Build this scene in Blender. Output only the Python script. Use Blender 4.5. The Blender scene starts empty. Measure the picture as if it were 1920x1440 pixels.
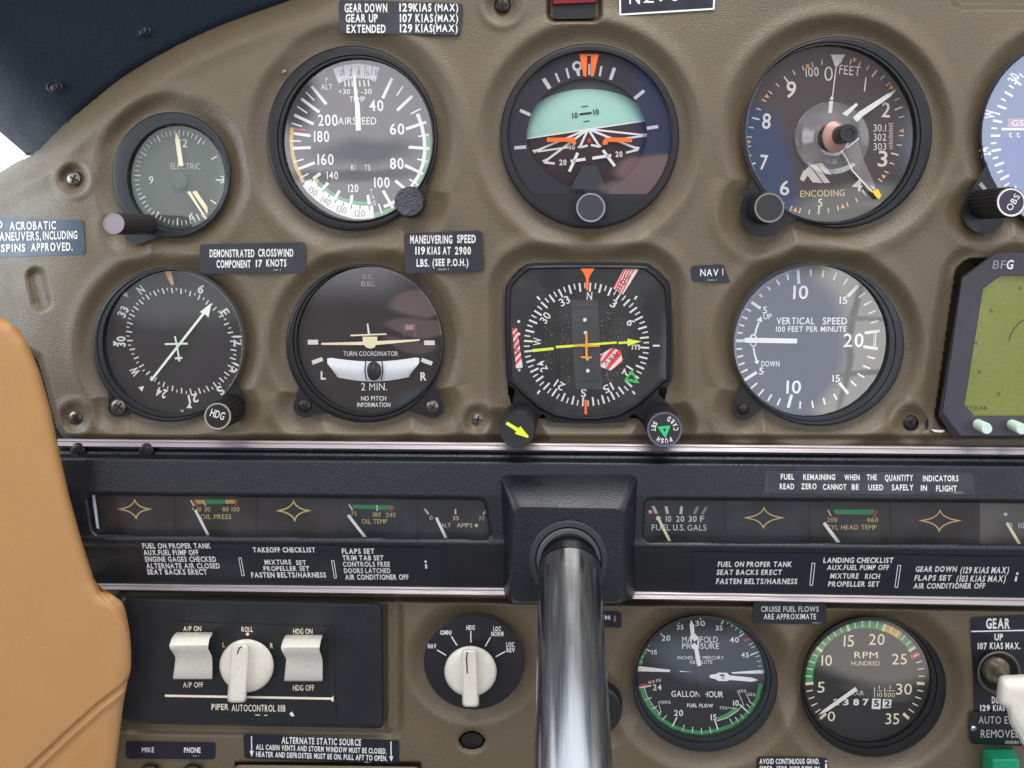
import bpy, math, random
import numpy as np
from mathutils import Vector, Matrix
from mathutils.geometry import tessellate_polygon

random.seed(4); np.random.seed(4)
sc = bpy.context.scene
COL = sc.collection
R = math.radians

# ------------------------------------------------------------------ camera
F = 1450.0                      # focal length in pixels of the 1920 wide photograph
D = 0.37                        # metres from lens to the instrument panel
HS = D / F                      # one unit of height (one photo pixel on the panel) in metres
CAM = Vector((0.0, -D, 1.0))
PITCH, YAW = R(11.0), R(4.0)    # looking slightly down and to the left of the panel's normal
cp, sp, cy_, sy_ = math.cos(PITCH), math.sin(PITCH), math.cos(YAW), math.sin(YAW)
FWD = Vector((-sy_*cp, cy_*cp, -sp)); RGT = Vector((cy_, sy_, 0)); UPV = RGT.cross(FWD)
cam = bpy.data.cameras.new('camera'); camo = bpy.data.objects.new('camera', cam); COL.objects.link(camo)
cam.sensor_width = 36; cam.lens = 36*F/1920; cam.clip_start = 0.005; cam.clip_end = 50
m = Matrix((RGT, UPV, -FWD)).transposed().to_4x4(); m.translation = CAM
camo.matrix_world = m
sc.camera = camo

def P(px, py, h=0.0):
    """point of the panel seen at (px,py), h units in front of the panel plane"""
    d = FWD*F + RGT*(px-960) - UPV*(py-720)
    return CAM + d*((D-h*HS)/d.y)
def Pn(px, py, h):
    px = np.asarray(px, float)-960; py = np.asarray(py, float)-720
    dx = FWD.x*F+RGT.x*px-UPV.x*py; dy = FWD.y*F+RGT.y*px-UPV.y*py; dz = FWD.z*F+RGT.z*px-UPV.z*py
    t = (D-np.asarray(h, float)*HS)/dy
    return np.stack([CAM.x+dx*t, CAM.y+dy*t, CAM.z+dz*t], -1)
def proj(w):
    d = Vector(w)-CAM; z = d.dot(FWD)
    return 960+F*d.dot(RGT)/z, 720-F*d.dot(UPV)/z
def along(px, py, h0, h1):
    """pixel of the point straight above (px,py,h0) at height h1"""
    p = P(px, py, h0); return proj((p.x, -h1*HS, p.z))

# ------------------------------------------------------------------ light
def lin(c): 
    c = c/255; return c/12.92 if c <= .04045 else ((c+.055)/1.055)**2.4
def rgb(r, g, b): return (lin(r), lin(g), lin(b), 1)

sc.view_settings.view_transform = 'Standard'; sc.view_settings.look = 'None'
sc.view_settings.exposure = 0.30; sc.view_settings.gamma = 1; sc.view_settings.use_curve_mapping = False
sc.render.engine = 'CYCLES'
sc.cycles.use_denoising = True
sc.cycles.max_bounces = 8; sc.cycles.transparent_max_bounces = 12
sc.cycles.caustics_reflective = False; sc.cycles.caustics_refractive = False
sc.cycles.sample_clamp_indirect = 4

world = bpy.data.worlds.new('World'); sc.world = world; world.use_nodes = True
nt = world.node_tree; nt.nodes.clear()
def N(t, **k):
    n = nt.nodes.new(t)
    for a, b in k.items(): setattr(n, a, b)
    return n
def M(op, a, b=None, c=None, clamp=False):
    n = N('ShaderNodeMath', operation=op, use_clamp=clamp)
    for i, v in enumerate((a, b, c)):
        if v is None: continue
        if isinstance(v, (int, float)): n.inputs[i].default_value = v
        else: nt.links.new(v, n.inputs[i])
    return n.outputs[0]
def MIX(f, a, b):
    n = N('ShaderNodeMix', data_type='RGBA')
    nt.links.new(f, n.inputs['Factor'])
    for v, s in ((a, 6), (b, 7)):
        if isinstance(v, tuple): n.inputs[s].default_value = v
        else: nt.links.new(v, n.inputs[s])
    return n.outputs[2]
tc = N('ShaderNodeTexCoord'); sx = N('ShaderNodeSeparateXYZ'); nt.links.new(tc.outputs['Generated'], sx.inputs[0])
wy = M('MAXIMUM', M('MULTIPLY', sx.outputs[1], -1.0), 0.03)
wn = N('ShaderNodeTexNoise'); wn.inputs['Scale'].default_value = 6; wn.inputs['Detail'].default_value = 3
nt.links.new(tc.outputs['Generated'], wn.inputs['Vector'])
wob = M('MULTIPLY_ADD', wn.outputs['Fac'], 0.06, -0.03)
wu = M('ADD', M('DIVIDE', sx.outputs[0], wy), wob); wv = M('SUBTRACT', M('DIVIDE', sx.outputs[2], wy), wob)
def band(x, lo, hi):
    n = N('ShaderNodeMapRange', interpolation_type='SMOOTHSTEP'); nt.links.new(x, n.inputs['Value'])
    n.inputs['From Min'].default_value = lo; n.inputs['From Max'].default_value = hi; return n.outputs['Result']
# the cabin behind the camera: dim below, pale headlining and windows above and to the sides
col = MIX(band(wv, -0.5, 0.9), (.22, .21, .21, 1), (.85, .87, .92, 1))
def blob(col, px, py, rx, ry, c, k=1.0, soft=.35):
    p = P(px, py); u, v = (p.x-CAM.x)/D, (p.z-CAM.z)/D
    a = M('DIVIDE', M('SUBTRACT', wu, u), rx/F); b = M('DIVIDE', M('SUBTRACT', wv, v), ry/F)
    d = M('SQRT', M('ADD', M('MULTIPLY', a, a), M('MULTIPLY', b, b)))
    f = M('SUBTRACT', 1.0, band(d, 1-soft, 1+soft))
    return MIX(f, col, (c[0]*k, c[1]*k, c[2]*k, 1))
# patches painted into the world colour for the dial glasses to reflect: windows, seats, the photographer's dark jacket and blue shirt
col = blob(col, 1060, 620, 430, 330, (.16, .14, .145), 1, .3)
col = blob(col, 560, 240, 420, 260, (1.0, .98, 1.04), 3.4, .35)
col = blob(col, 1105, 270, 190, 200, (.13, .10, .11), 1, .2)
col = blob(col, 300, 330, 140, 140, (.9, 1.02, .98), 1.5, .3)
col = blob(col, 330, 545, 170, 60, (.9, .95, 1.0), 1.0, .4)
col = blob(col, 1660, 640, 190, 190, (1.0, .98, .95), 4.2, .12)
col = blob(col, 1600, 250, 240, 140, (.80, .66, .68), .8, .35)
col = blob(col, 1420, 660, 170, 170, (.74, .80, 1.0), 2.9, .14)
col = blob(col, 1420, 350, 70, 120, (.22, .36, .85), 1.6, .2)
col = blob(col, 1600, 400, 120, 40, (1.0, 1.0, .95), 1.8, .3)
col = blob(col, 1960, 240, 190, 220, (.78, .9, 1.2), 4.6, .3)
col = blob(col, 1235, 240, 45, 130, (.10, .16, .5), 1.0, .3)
# patches painted into the world colour as the mirrored fingers holding the camera
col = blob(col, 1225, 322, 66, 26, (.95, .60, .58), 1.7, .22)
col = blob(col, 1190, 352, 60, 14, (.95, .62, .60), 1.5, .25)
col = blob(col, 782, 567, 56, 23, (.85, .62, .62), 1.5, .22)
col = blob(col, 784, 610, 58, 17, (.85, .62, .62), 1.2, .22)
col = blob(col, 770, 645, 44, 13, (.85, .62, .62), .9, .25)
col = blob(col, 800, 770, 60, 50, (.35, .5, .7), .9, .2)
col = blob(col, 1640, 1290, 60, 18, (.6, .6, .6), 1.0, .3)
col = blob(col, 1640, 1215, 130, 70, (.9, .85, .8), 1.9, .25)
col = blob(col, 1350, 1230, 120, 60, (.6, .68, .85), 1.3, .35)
# window bars and grey streaks painted into the world colour for the glasses
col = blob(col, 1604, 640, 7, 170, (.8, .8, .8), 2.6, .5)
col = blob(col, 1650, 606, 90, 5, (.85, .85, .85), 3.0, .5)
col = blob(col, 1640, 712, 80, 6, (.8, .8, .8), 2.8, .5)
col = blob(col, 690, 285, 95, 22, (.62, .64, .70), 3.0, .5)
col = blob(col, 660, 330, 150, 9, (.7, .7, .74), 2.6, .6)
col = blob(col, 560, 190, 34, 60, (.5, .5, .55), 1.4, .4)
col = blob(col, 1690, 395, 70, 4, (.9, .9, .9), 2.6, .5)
front = band(sx.outputs[1], -0.02, 0.06)
col = MIX(front, col, (1.5, 1.6, 1.7, 1))
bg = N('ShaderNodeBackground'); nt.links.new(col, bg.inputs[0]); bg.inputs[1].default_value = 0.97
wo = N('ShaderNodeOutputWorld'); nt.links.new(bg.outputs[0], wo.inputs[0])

def area(name, loc, target, size, power, c, sizey=None):
    l = bpy.data.lights.new(name, 'AREA'); l.energy = power; l.color = c; l.size = size
    if sizey: l.shape = 'RECTANGLE'; l.size_y = sizey
    o = bpy.data.objects.new(name, l); COL.objects.link(o); o.location = loc
    o.rotation_euler = (Vector(target)-Vector(loc)).to_track_quat('-Z', 'Y').to_euler()
area('cabin_window_light', (0.08, -0.40, 1.72), (0.0, 0, 0.98), 0.75, 5.5, (1.0, .97, .93), .5)
area('side_window_light', (-0.56, -0.13, 1.04), (-0.2, 0, 1.04), 0.22, .75, (.80, .91, 1.0))
area('right_window_light', (0.95, -0.30, 1.30), (0.2, 0, 1.0), 0.5, .8, (.97, .96, 1.0))

# ------------------------------------------------------------------ materials
MATS = {}
def mat(name, c, rough=.5, metal=0, spec=.5, bump=None, vary=.0, coat=0, sss=0, emit=0, kind=None):
    if name in MATS: return MATS[name]
    mt = bpy.data.materials.new(name); mt.use_nodes = True; MATS[name] = mt
    t = mt.node_tree; b = t.nodes['Principled BSDF']
    c = rgb(*c); b.inputs['Base Color'].default_value = c
    b.inputs['Roughness'].default_value = rough; b.inputs['Metallic'].default_value = metal
    b.inputs['Specular IOR Level'].default_value = spec; b.inputs['Coat Weight'].default_value = coat
    b.inputs['Coat Roughness'].default_value = .15
    if sss: b.inputs['Subsurface Weight'].default_value = sss; b.inputs['Subsurface Radius'].default_value = (.002, .002, .002); b.inputs['Subsurface Scale'].default_value = .6
    if emit: b.inputs['Emission Color'].default_value = c; b.inputs['Emission Strength'].default_value = emit
    g = t.nodes.new('ShaderNodeNewGeometry')
    def noise(scale, det=3, src=None, rg=.55):
        n = t.nodes.new('ShaderNodeTexNoise'); n.inputs['Scale'].default_value = scale; n.inputs['Detail'].default_value = det
        n.inputs['Roughness'].default_value = rg
        t.links.new(src or g.outputs['Position'], n.inputs['Vector']); return n.outputs['Fac']
    def mapr(x, a, b_, lo, hi):
        n = t.nodes.new('ShaderNodeMapRange'); t.links.new(x, n.inputs['Value'])
        for k, v in (('From Min', a), ('From Max', b_), ('To Min', lo), ('To Max', hi)): n.inputs[k].default_value = v
        return n.outputs['Result']
    if vary:
        mx = t.nodes.new('ShaderNodeMix'); mx.data_type = 'RGBA'; mx.blend_type = 'MULTIPLY'; mx.inputs['Factor'].default_value = 1
        mx.inputs[6].default_value = c
        add = t.nodes.new('ShaderNodeMath'); add.operation = 'ADD'
        t.links.new(mapr(noise(28, 4), .3, .7, 1-vary, 1+vary*.4), add.inputs[0])
        t.links.new(mapr(noise(420, 3), .3, .7, -vary*.5, vary*.5), add.inputs[1])
        cb = t.nodes.new('ShaderNodeCombineColor')
        for k in range(3): t.links.new(add.outputs[0], cb.inputs[k])
        t.links.new(cb.outputs[0], mx.inputs[7]); t.links.new(mx.outputs[2], b.inputs['Base Color'])
        t.links.new(mapr(noise(70, 4), .3, .7, max(.03, rough-.08), min(1, rough+.1)), b.inputs['Roughness'])
    if kind == 'leather' and vary:
        mp = t.nodes.new('ShaderNodeMapping'); t.links.new(g.outputs['Position'], mp.inputs['Vector'])
        mp.inputs['Scale'].default_value = (26, 1, 210); mp.inputs['Rotation'].default_value = (0, .35, 0)
        sc_ = mapr(noise(1, 5, mp.outputs[0], .7), .66, .74, 0, .22); pt = mapr(noise(520, 2), .70, .78, 0, .25)
        a2 = t.nodes.new('ShaderNodeMath'); a2.operation = 'MAXIMUM'; t.links.new(sc_, a2.inputs[0]); t.links.new(pt, a2.inputs[1])
        m3 = t.nodes.new('ShaderNodeMix'); m3.data_type = 'RGBA'; t.links.new(a2.outputs[0], m3.inputs['Factor'])
        t.links.new(mx.outputs[2], m3.inputs[6]); m3.inputs[7].default_value = (min(1, c[0]*2.2+.04), min(1, c[1]*2.2+.04), min(1, c[2]*2.2+.04), 1)
        t.links.new(m3.outputs[2], b.inputs['Base Color'])
    if bump:
        scale, dist = bump
        mp = t.nodes.new('ShaderNodeMapping'); t.links.new(g.outputs['Position'], mp.inputs['Vector'])
        mp.inputs['Scale'].default_value = (.75, 1, 1.35) if kind == 'leather' else (1, 1, 1)
        vo = t.nodes.new('ShaderNodeTexVoronoi'); vo.inputs['Scale'].default_value = scale
        vo.feature = 'SMOOTH_F1'; vo.inputs['Smoothness'].default_value = .6
        t.links.new(mp.outputs[0], vo.inputs['Vector'])
        ad = t.nodes.new('ShaderNodeMath'); ad.operation = 'ADD'
        t.links.new(vo.outputs['Distance'], ad.inputs[0]); t.links.new(noise(scale*.8, 4, mp.outputs[0], .65), ad.inputs[1])
        bp = t.nodes.new('ShaderNodeBump'); bp.inputs['Strength'].default_value = 1; bp.inputs['Distance'].default_value = dist
        t.links.new(ad.outputs[0], bp.inputs['Height']); t.links.new(bp.outputs[0], b.inputs['Normal'])
    if kind == 'brushed':
        mp = t.nodes.new('ShaderNodeMapping'); t.links.new(g.outputs['Position'], mp.inputs['Vector'])
        mp.inputs['Scale'].default_value = (30, 900, 2600)
        f = noise(1, 3, mp.outputs[0])
        t.links.new(mapr(f, .3, .7, rough-.12, rough+.18), b.inputs['Roughness'])
    if kind == 'shaft':
        mp = t.nodes.new('ShaderNodeMapping'); t.links.new(g.outputs['Position'], mp.inputs['Vector'])
        mp.inputs['Scale'].default_value = (1600, 30, 120)
        f = noise(1, 4, mp.outputs[0])
        t.links.new(mapr(f, .35, .7, rough-.03, rough+.06), b.inputs['Roughness'])
    return mt
def glass_mat(name, ior, tint=(1, 1, 1, 1), rough=.015, haze=.0045):
    mt = bpy.data.materials.new(name); mt.use_nodes = True; t = mt.node_tree; t.nodes.clear()
    o = t.nodes.new('ShaderNodeOutputMaterial'); mx = t.nodes.new('ShaderNodeMixShader'); lw = t.nodes.new('ShaderNodeLayerWeight'); lw.inputs['Blend'].default_value = .5
    pw = t.nodes.new('ShaderNodeMath'); pw.operation = 'POWER'; t.links.new(lw.outputs['Facing'], pw.inputs[0]); pw.inputs[1].default_value = 5
    f0 = ((ior-1)/(ior+1))**2
    fr = t.nodes.new('ShaderNodeMath'); fr.operation = 'MULTIPLY_ADD'; t.links.new(pw.outputs[0], fr.inputs[0]); fr.inputs[1].default_value = 1-f0; fr.inputs[2].default_value = f0
    tr = t.nodes.new('ShaderNodeBsdfTransparent'); tr.inputs[0].default_value = tint
    gl = t.nodes.new('ShaderNodeBsdfGlossy'); gl.inputs['Roughness'].default_value = rough
    df = t.nodes.new('ShaderNodeBsdfDiffuse'); df.inputs[0].default_value = (.8, .8, .8, 1)
    m2 = t.nodes.new('ShaderNodeMixShader')
    # faint dust and wipe marks on the glass
    g = t.nodes.new('ShaderNodeNewGeometry'); n = t.nodes.new('ShaderNodeTexNoise'); n.inputs['Scale'].default_value = 60; n.inputs['Detail'].default_value = 6
    t.links.new(g.outputs['Position'], n.inputs['Vector'])
    r = t.nodes.new('ShaderNodeMapRange'); t.links.new(n.outputs['Fac'], r.inputs['Value']); r.inputs['From Min'].default_value = .35; r.inputs['From Max'].default_value = .75
    r.inputs['To Min'].default_value = haze*.4; r.inputs['To Max'].default_value = haze*2
    t.links.new(r.outputs['Result'], m2.inputs[0]); t.links.new(tr.outputs[0], m2.inputs[1]); t.links.new(df.outputs[0], m2.inputs[2])
    t.links.new(fr.outputs[0], mx.inputs[0]); t.links.new(m2.outputs[0], mx.inputs[1]); t.links.new(gl.outputs[0], mx.inputs[2])
    t.links.new(mx.outputs[0], o.inputs[0]); return mt

TAUPE = mat('taupe_vinyl', (100, 88, 69), .34, spec=.5, bump=(1550, .00014), vary=.07, kind='leather')
BLACKV = mat('black_vinyl', (18, 22, 29), .31, spec=.55, bump=(1600, .00012), vary=.12, kind='leather')
SHROUD = mat('glareshield_vinyl', (22, 36, 48), .55, spec=.35, bump=(700, .0001), vary=.12)
BEZ = mat('bezel_black', (16, 16, 20), .42, spec=.45, bump=(2600, .00003), vary=.2)
BEZG = mat('bezel_worn_grey', (33, 38, 42), .45, spec=.45, bump=(2000, .00004), vary=.3)
DARK = mat('dark_recess', (12, 12, 13), .8)
DIAL = mat('dial_black', (27, 25, 27), .7, spec=.3)
DIALG = mat('dial_grey_green', (76, 80, 76), .7, spec=.3)
DIALN = mat('dial_blue_black', (24, 27, 34), .65, spec=.3)
WHITE = mat('white_paint', (226, 226, 222), .6, vary=.05)
CREAM = mat('cream_paint', (236, 224, 186), .6, vary=.05)
DULL = mat('dull_white_paint', (150, 150, 146), .6, vary=.05)
GOLD = mat('gold_paint', (226, 196, 130), .55, vary=.05)
GREEN = mat('green_paint', (44, 148, 84), .6, vary=.06)
MINT = mat('pale_green_paint', (84, 160, 110), .6)
YEL = mat('yellow_paint', (214, 172, 62), .6)
LIME = mat('lime_paint', (226, 240, 60), .5)
RED = mat('red_paint', (196, 48, 44), .6)
ORANGE = mat('orange_paint', (255, 112, 20), .5)
BLACKP = mat('black_paint', (24, 24, 28), .6)
PLAC = mat('placard_black', (26, 29, 42), .34, spec=.5, vary=.12)
ALU = mat('aluminium_trim', (164, 156, 159), .48, metal=1, kind='brushed')
CHROME = mat('polished_shaft', (174, 176, 180), .19, metal=1, kind='shaft')
STEEL = mat('screw_steel', (130, 124, 116), .35, metal=1, vary=.25)
STEELD = mat('screw_dark', (70, 64, 62), .4, metal=1, vary=.3)
KNOB = mat('knob_black', (26, 26, 28), .42, spec=.5, vary=.2)
KNOBG = mat('knob_grey', (62, 64, 68), .6, spec=.5, bump=(900, .0006), vary=.7)
IVORY = mat('white_plastic', (222, 218, 206), .32, spec=.5, sss=.15, vary=.09)
TAN = mat('tan_leather', (180, 135, 86), .5, spec=.35, bump=(1300, .00003), vary=.05, kind='leather')
GLASS = glass_mat('dial_glass', 1.85)
GLASSW = glass_mat('window_glass', 1.65, haze=.02)

# ------------------------------------------------------------------ mesh building in photo pixels + height
class MB:
    def __init__(s, mt=None, z=None):
        s.V = []; s.Fc = []; s.Mi = []; s.ms = []; s.z = z or (0, 0, 1); s.cur = 0
        if mt: s.mat(mt)
    def mat(s, mt):
        if mt not in s.ms: s.ms.append(mt)
        s.cur = s.ms.index(mt); return s
    def pv(s, x, y, h):
        hh = h(x, y) if callable(h) else h
        w = P(s.z[0]+x/s.z[2], s.z[1]+y/s.z[2], hh); s.V.append(w); return len(s.V)-1
    def face(s, ids):
        s.Fc.append(tuple(ids)); s.Mi.append(s.cur)
    def poly(s, pts, h):
        ids = [s.pv(x, y, h) for x, y in pts]
        for t in tessellate_polygon([[Vector((x, y, 0)) for x, y in pts]]):
            a, b, c = t
            ax, ay = pts[a]; bx, by = pts[b]; cx, cy = pts[c]
            if (bx-ax)*(cy-ay)-(by-ay)*(cx-ax) > 0: t = (a, c, b)
            s.face([ids[i] for i in t])
    def fill(s, pts, h, nx=60, ny=8):
        """convex outline filled with a grid so that it follows the surface below"""
        xa, xb = min(p[0] for p in pts)+.01, max(p[0] for p in pts)-.01; cols = []
        for i in range(nx+1):
            u = .5-.5*math.cos(math.pi*i/nx); x = xa+(xb-xa)*u; ys = []
            for (x0, y0), (x1, y1) in zip(pts, pts[1:]+pts[:1]):
                if (x0 <= x) != (x1 <= x): ys.append(y0+(y1-y0)*(x-x0)/(x1-x0))
            a, c = min(ys), max(ys); cols.append([s.pv(x, a+(c-a)*k/ny, h) for k in range(ny+1)])
        for i in range(nx):
            for k in range(ny): s.face((cols[i][k], cols[i][k+1], cols[i+1][k+1], cols[i+1][k]))
    def prism(s, pts, h0, h1):
        s.poly(pts, h1); n = len(pts)
        ar = sum(pts[i][0]*pts[(i+1) % n][1]-pts[(i+1) % n][0]*pts[i][1] for i in range(n))
        if ar < 0: pts = pts[::-1]
        s.loft([[(x, y, h0) for x, y in pts], [(x, y, h1) for x, y in pts]])
    def seg(s, x0, y0, x1, y1, w, h):
        L = math.hypot(x1-x0, y1-y0) or 1; nx, ny = -(y1-y0)/L*w/2, (x1-x0)/L*w/2
        s.poly([(x0+nx, y0+ny), (x1+nx, y1+ny), (x1-nx, y1-ny), (x0-nx, y0-ny)], h)
    def segs(s, lst, w, h):
        for q in lst: s.seg(*q, w, h)
    def stroke(s, pts, w, h, closed=False):
        n = len(pts); A = []; B = []
        for i in range(n):
            p0 = pts[(i-1) % n] if (closed or i > 0) else pts[i]; p1 = pts[(i+1) % n] if (closed or i < n-1) else pts[i]
            dx, dy = p1[0]-p0[0], p1[1]-p0[1]; L = math.hypot(dx, dy) or 1
            k = 1.0
            if (closed or 0 < i < n-1):
                e0 = Vector((pts[i][0]-p0[0], pts[i][1]-p0[1])); e1 = Vector((p1[0]-pts[i][0], p1[1]-pts[i][1]))
                if e0.length and e1.length: k = min(2.2, 1/max(.3, math.cos(e0.angle(e1)/2)))
            nx, ny = -dy/L*w/2*k, dx/L*w/2*k
            A.append(s.pv(pts[i][0]+nx, pts[i][1]+ny, h)); B.append(s.pv(pts[i][0]-nx, pts[i][1]-ny, h))
        for i in range(n if closed else n-1):
            j = (i+1) % n; s.face((A[i], A[j], B[j], B[i]))
    def loft(s, rings, cap=False, closed=True):
        idx = [[s.pv(*p) for p in r] for r in rings]; n = len(rings[0])
        for k in range(len(rings)-1):
            a, b = idx[k], idx[k+1]
            for i in range(n if closed else n-1):
                j = (i+1) % n; s.face((a[i], b[i], b[j], a[j]))
        if cap: s.face(idx[-1][::-1])
    def rings(s, lst, n=72, cap=False):
        s.loft([ell(*q, n=n) for q in lst], cap)
    def disc(s, cx, cy, rx, ry, h, n=48):
        s.poly([(x, y) for x, y, _ in ell(cx, cy, rx, ry, 0, n=n)], h)
    def arc(s, fr, a0, a1, r0, r1, h, n=None):
        n = n or max(2, int(abs(a1-a0)/4)); A = []; B = []
        for i in range(n+1):
            a = a0+(a1-a0)*i/n; A.append(s.pv(*fr(a, r0), h)); B.append(s.pv(*fr(a, r1), h))
        for i in range(n): s.face((A[i], A[i+1], B[i+1], B[i]))
    def text(s, st, cx, cy, w, ht, h, rot=0, wt='r', lean=0, slant=0):
        g = []; x = 0
        for ch in st:
            if ch == ' ': x += .34; continue
            vs, fs, x0, x1 = GL[(ch, wt)]
            if ch in 'I1': x += .04
            g.append((vs, fs, x-x0)); x += (x1-x0)+(.115 if ch not in 'I1' else .15)
        x -= .115
        sxx = w/max(x, .01); syy = ht/CAPH; c, sn = math.cos(R(rot)), math.sin(R(rot))
        for vs, fs, ox in g:
            b = len(s.V)
            for vx, vy in vs:
                ly = (vy-CAPH/2)*syy; lx = (vx+ox-x/2)*sxx+slant*ly
                X = lx*c+ly*sn; Y = lx*sn-ly*c
                s.pv(cx+X-lean*Y, cy+Y, h)
            for f in fs: s.face([b+i for i in f])
    def textl(s, st, x, y, w, ht, h, **k):      # left aligned
        s.text(st, x+w/2, y, w, ht, h, **k)
    def build(s, name, parent=None, smooth=35, label=None):
        me = bpy.data.meshes.new(name)
        o0 = Vector(parent_loc(parent)) if parent else None
        if o0 is None:
            o0 = sum((Vector(v) for v in s.V), Vector())/len(s.V)
        me.from_pydata([tuple(v-o0) for v in s.V], [], s.Fc)
        for mt in s.ms: me.materials.append(mt)
        me.polygons.foreach_set('material_index', s.Mi)
        me.polygons.foreach_set('use_smooth', [True]*len(s.Fc))
        me.set_sharp_from_angle(angle=R(smooth)); me.update()
        o = bpy.data.objects.new(name, me); COL.objects.link(o)
        if parent: o.parent = parent
        else: o.location = o0
        if label: o['label'] = label
        return o
def parent_loc(p):
    l = Vector(p.location)
    while p.parent: p = p.parent; l += p.location
    return l
def ell(cx, cy, rx, ry, h, teeth=0, dep=0, n=72):
    out = []
    for i in range(n):
        t = 2*math.pi*i/n; k = 1
        if teeth: k = 1-dep*(0 if math.sin(t*teeth) > 0 else 1)
        out.append((cx+rx*k*math.cos(t), cy+ry*k*math.sin(t), h))
    return out
def rquad(c, r, h, n=6):
    """rounded quad through four corners (clockwise on screen from top left)"""
    out = []
    for i in range(4):
        p = Vector(c[i]); a = (Vector(c[i-1])-p).normalized(); b = (Vector(c[(i+1) % 4])-p).normalized()
        p0, p1 = p+a*r, p+b*r
        for k in range(n+1):
            t = k/n; q = p0*(1-t)**2+p*2*t*(1-t)+p1*t*t; out.append((q.x, q.y, h))
    return out
def rrect(cx, cy, w, hh, r, h, sk=0, tilt=0, n=6):
    q = [(-w/2, -hh/2), (w/2, -hh/2), (w/2, hh/2), (-w/2, hh/2)]
    return rquad([(cx+x-sk*y, cy+y+tilt*x) for x, y in q], r, h, n)
def xy(ring): return [(p[0], p[1]) for p in ring]
def frame(c, right, up):
    def f(b, r):
        s_, c_ = math.sin(R(b)), math.cos(R(b))
        return c[0]+r*(s_*right[0]+c_*up[0]), c[1]+r*(s_*right[1]+c_*up[1])
    return f
def hull(c1, r1, c2, r2, n=12):
    a = math.atan2(c2[1]-c1[1], c2[0]-c1[0]); d = math.dist(c1, c2); b = math.acos((r1-r2)/d)
    o = []
    for i in range(n+1):
        t = a-b+2*b*i/n; o.append((c2[0]+r2*math.cos(t), c2[1]+r2*math.sin(t)))
    for i in range(n+1):
        t = a+b+(2*math.pi-2*b)*i/n; o.append((c1[0]+r1*math.cos(t), c1[1]+r1*math.sin(t)))
    return o

# glyph outlines from Blender's built-in font
GL = {}
def make_glyphs():
    chars = 'ABCDEFGHIJKLMNOPQRSTUVWXYZabcdefghijklmnopqrstuvwxyz0123456789.,/()+-%&'
    obs = []
    for wt, off in (('l', -.012), ('r', 0.0), ('m', .012), ('b', .03)):
        for ch in chars:
            cu = bpy.data.curves.new('g', 'FONT'); cu.body = ch; cu.size = 1; cu.offset = off; cu.resolution_u = 3
            ob = bpy.data.objects.new('g', cu); COL.objects.link(ob); obs.append((ch, wt, ob))
    dg = bpy.context.evaluated_depsgraph_get()
    for ch, wt, ob in obs:
        e = ob.evaluated_get(dg); me = e.to_mesh()
        vs = [(v.co.x, v.co.y) for v in me.vertices]; fs = [tuple(p.vertices) for p in me.polygons]
        fl = []
        for f in fs:
            (ax, ay), (bx, by), (cx, cy) = [vs[i] for i in f[:3]]
            fl.append(f if (bx-ax)*(cy-ay)-(by-ay)*(cx-ax) > 0 else f[::-1])
        GL[(ch, wt)] = (vs, fl, min(v[0] for v in vs), max(v[0] for v in vs))
        e.to_mesh_clear()
    for ch, wt, ob in obs:
        cu = ob.data; bpy.data.objects.remove(ob); bpy.data.curves.remove(cu)
make_glyphs()
_h = [v[1] for v in GL[('H', 'r')][0]]; CAPH = max(_h)-min(_h)

# ------------------------------------------------------------------ objects
def tag(o, label, cat, group=None):
    o['label'] = label; o['category'] = cat
    if group: o['group'] = group
    return o
def thing(name, label, cat, px, py, h=0, group=None):
    o = bpy.data.objects.new(name, None); COL.objects.link(o); o.location = P(px, py, h)
    o.empty_display_size = .01
    return tag(o, label, cat, group)
def screw(px, py, r, h, parent, mt=STEEL, rot=20, slotted=False):
    b = MB(mt)
    b.rings([(px, py, r, r, h-2), (px, py, r, r, h+1), (px, py, r*.85, r*.85, h+r*.28), (px, py, r*.5, r*.5, h+r*.42)], 28, True)
    b.mat(DARK)
    for k in ((0,) if slotted else (0, 90)):
        a = R(rot+k); dx, dy = math.cos(a)*r*.58, math.sin(a)*r*.58
        b.seg(px-dx, py-dy, px+dx, py+dy, r*.22, h+r*.42+.5+k*.004)
    return b.build('screw', parent)

# ------------------------------------------------------------------ moulded panels (height fields)
def sd_circ(X, Y, c, rx, ry): 
    k = np.sqrt(((X-c[0])/rx)**2+((Y-c[1])/ry)**2); return (k-1)*min(rx, ry)
def sd_cap(X, Y, a, b, r):
    ax, ay = a; bx, by = b; t = np.clip(((X-ax)*(bx-ax)+(Y-ay)*(by-ay))/((bx-ax)**2+(by-ay)**2+1e-9), 0, 1)
    return np.hypot(X-ax-t*(bx-ax), Y-ay-t*(by-ay))-r
def sd_box(X, Y, c, w, h, r, sk=0, tilt=0):
    x = X-c[0]; y = Y-c[1]-tilt*x; x = x+sk*y
    qx, qy = np.abs(x)-w/2+r, np.abs(y)-h/2+r
    return np.hypot(np.maximum(qx, 0), np.maximum(qy, 0))+np.minimum(np.maximum(qx, qy), 0)-r
def ss(x): x = np.clip(x, 0, 1); return x*x*(3-2*x)
def sd_line(X, Y, pts):
    """signed distance to a polyline, positive on its right hand side (screen coordinates, y down)"""
    best = np.full(X.shape, 1e9); sg = np.ones(X.shape)
    for (ax, ay), (bx, by) in zip(pts[:-1], pts[1:]):
        t = np.clip(((X-ax)*(bx-ax)+(Y-ay)*(by-ay))/((bx-ax)**2+(by-ay)**2), 0, 1)
        d = np.hypot(X-ax-t*(bx-ax), Y-ay-t*(by-ay)); c = (bx-ax)*(Y-ay)-(by-ay)*(X-ax)
        u = d < best; best = np.where(u, d, best); sg = np.where(u, np.sign(c), sg)
    return best*sg
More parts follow.
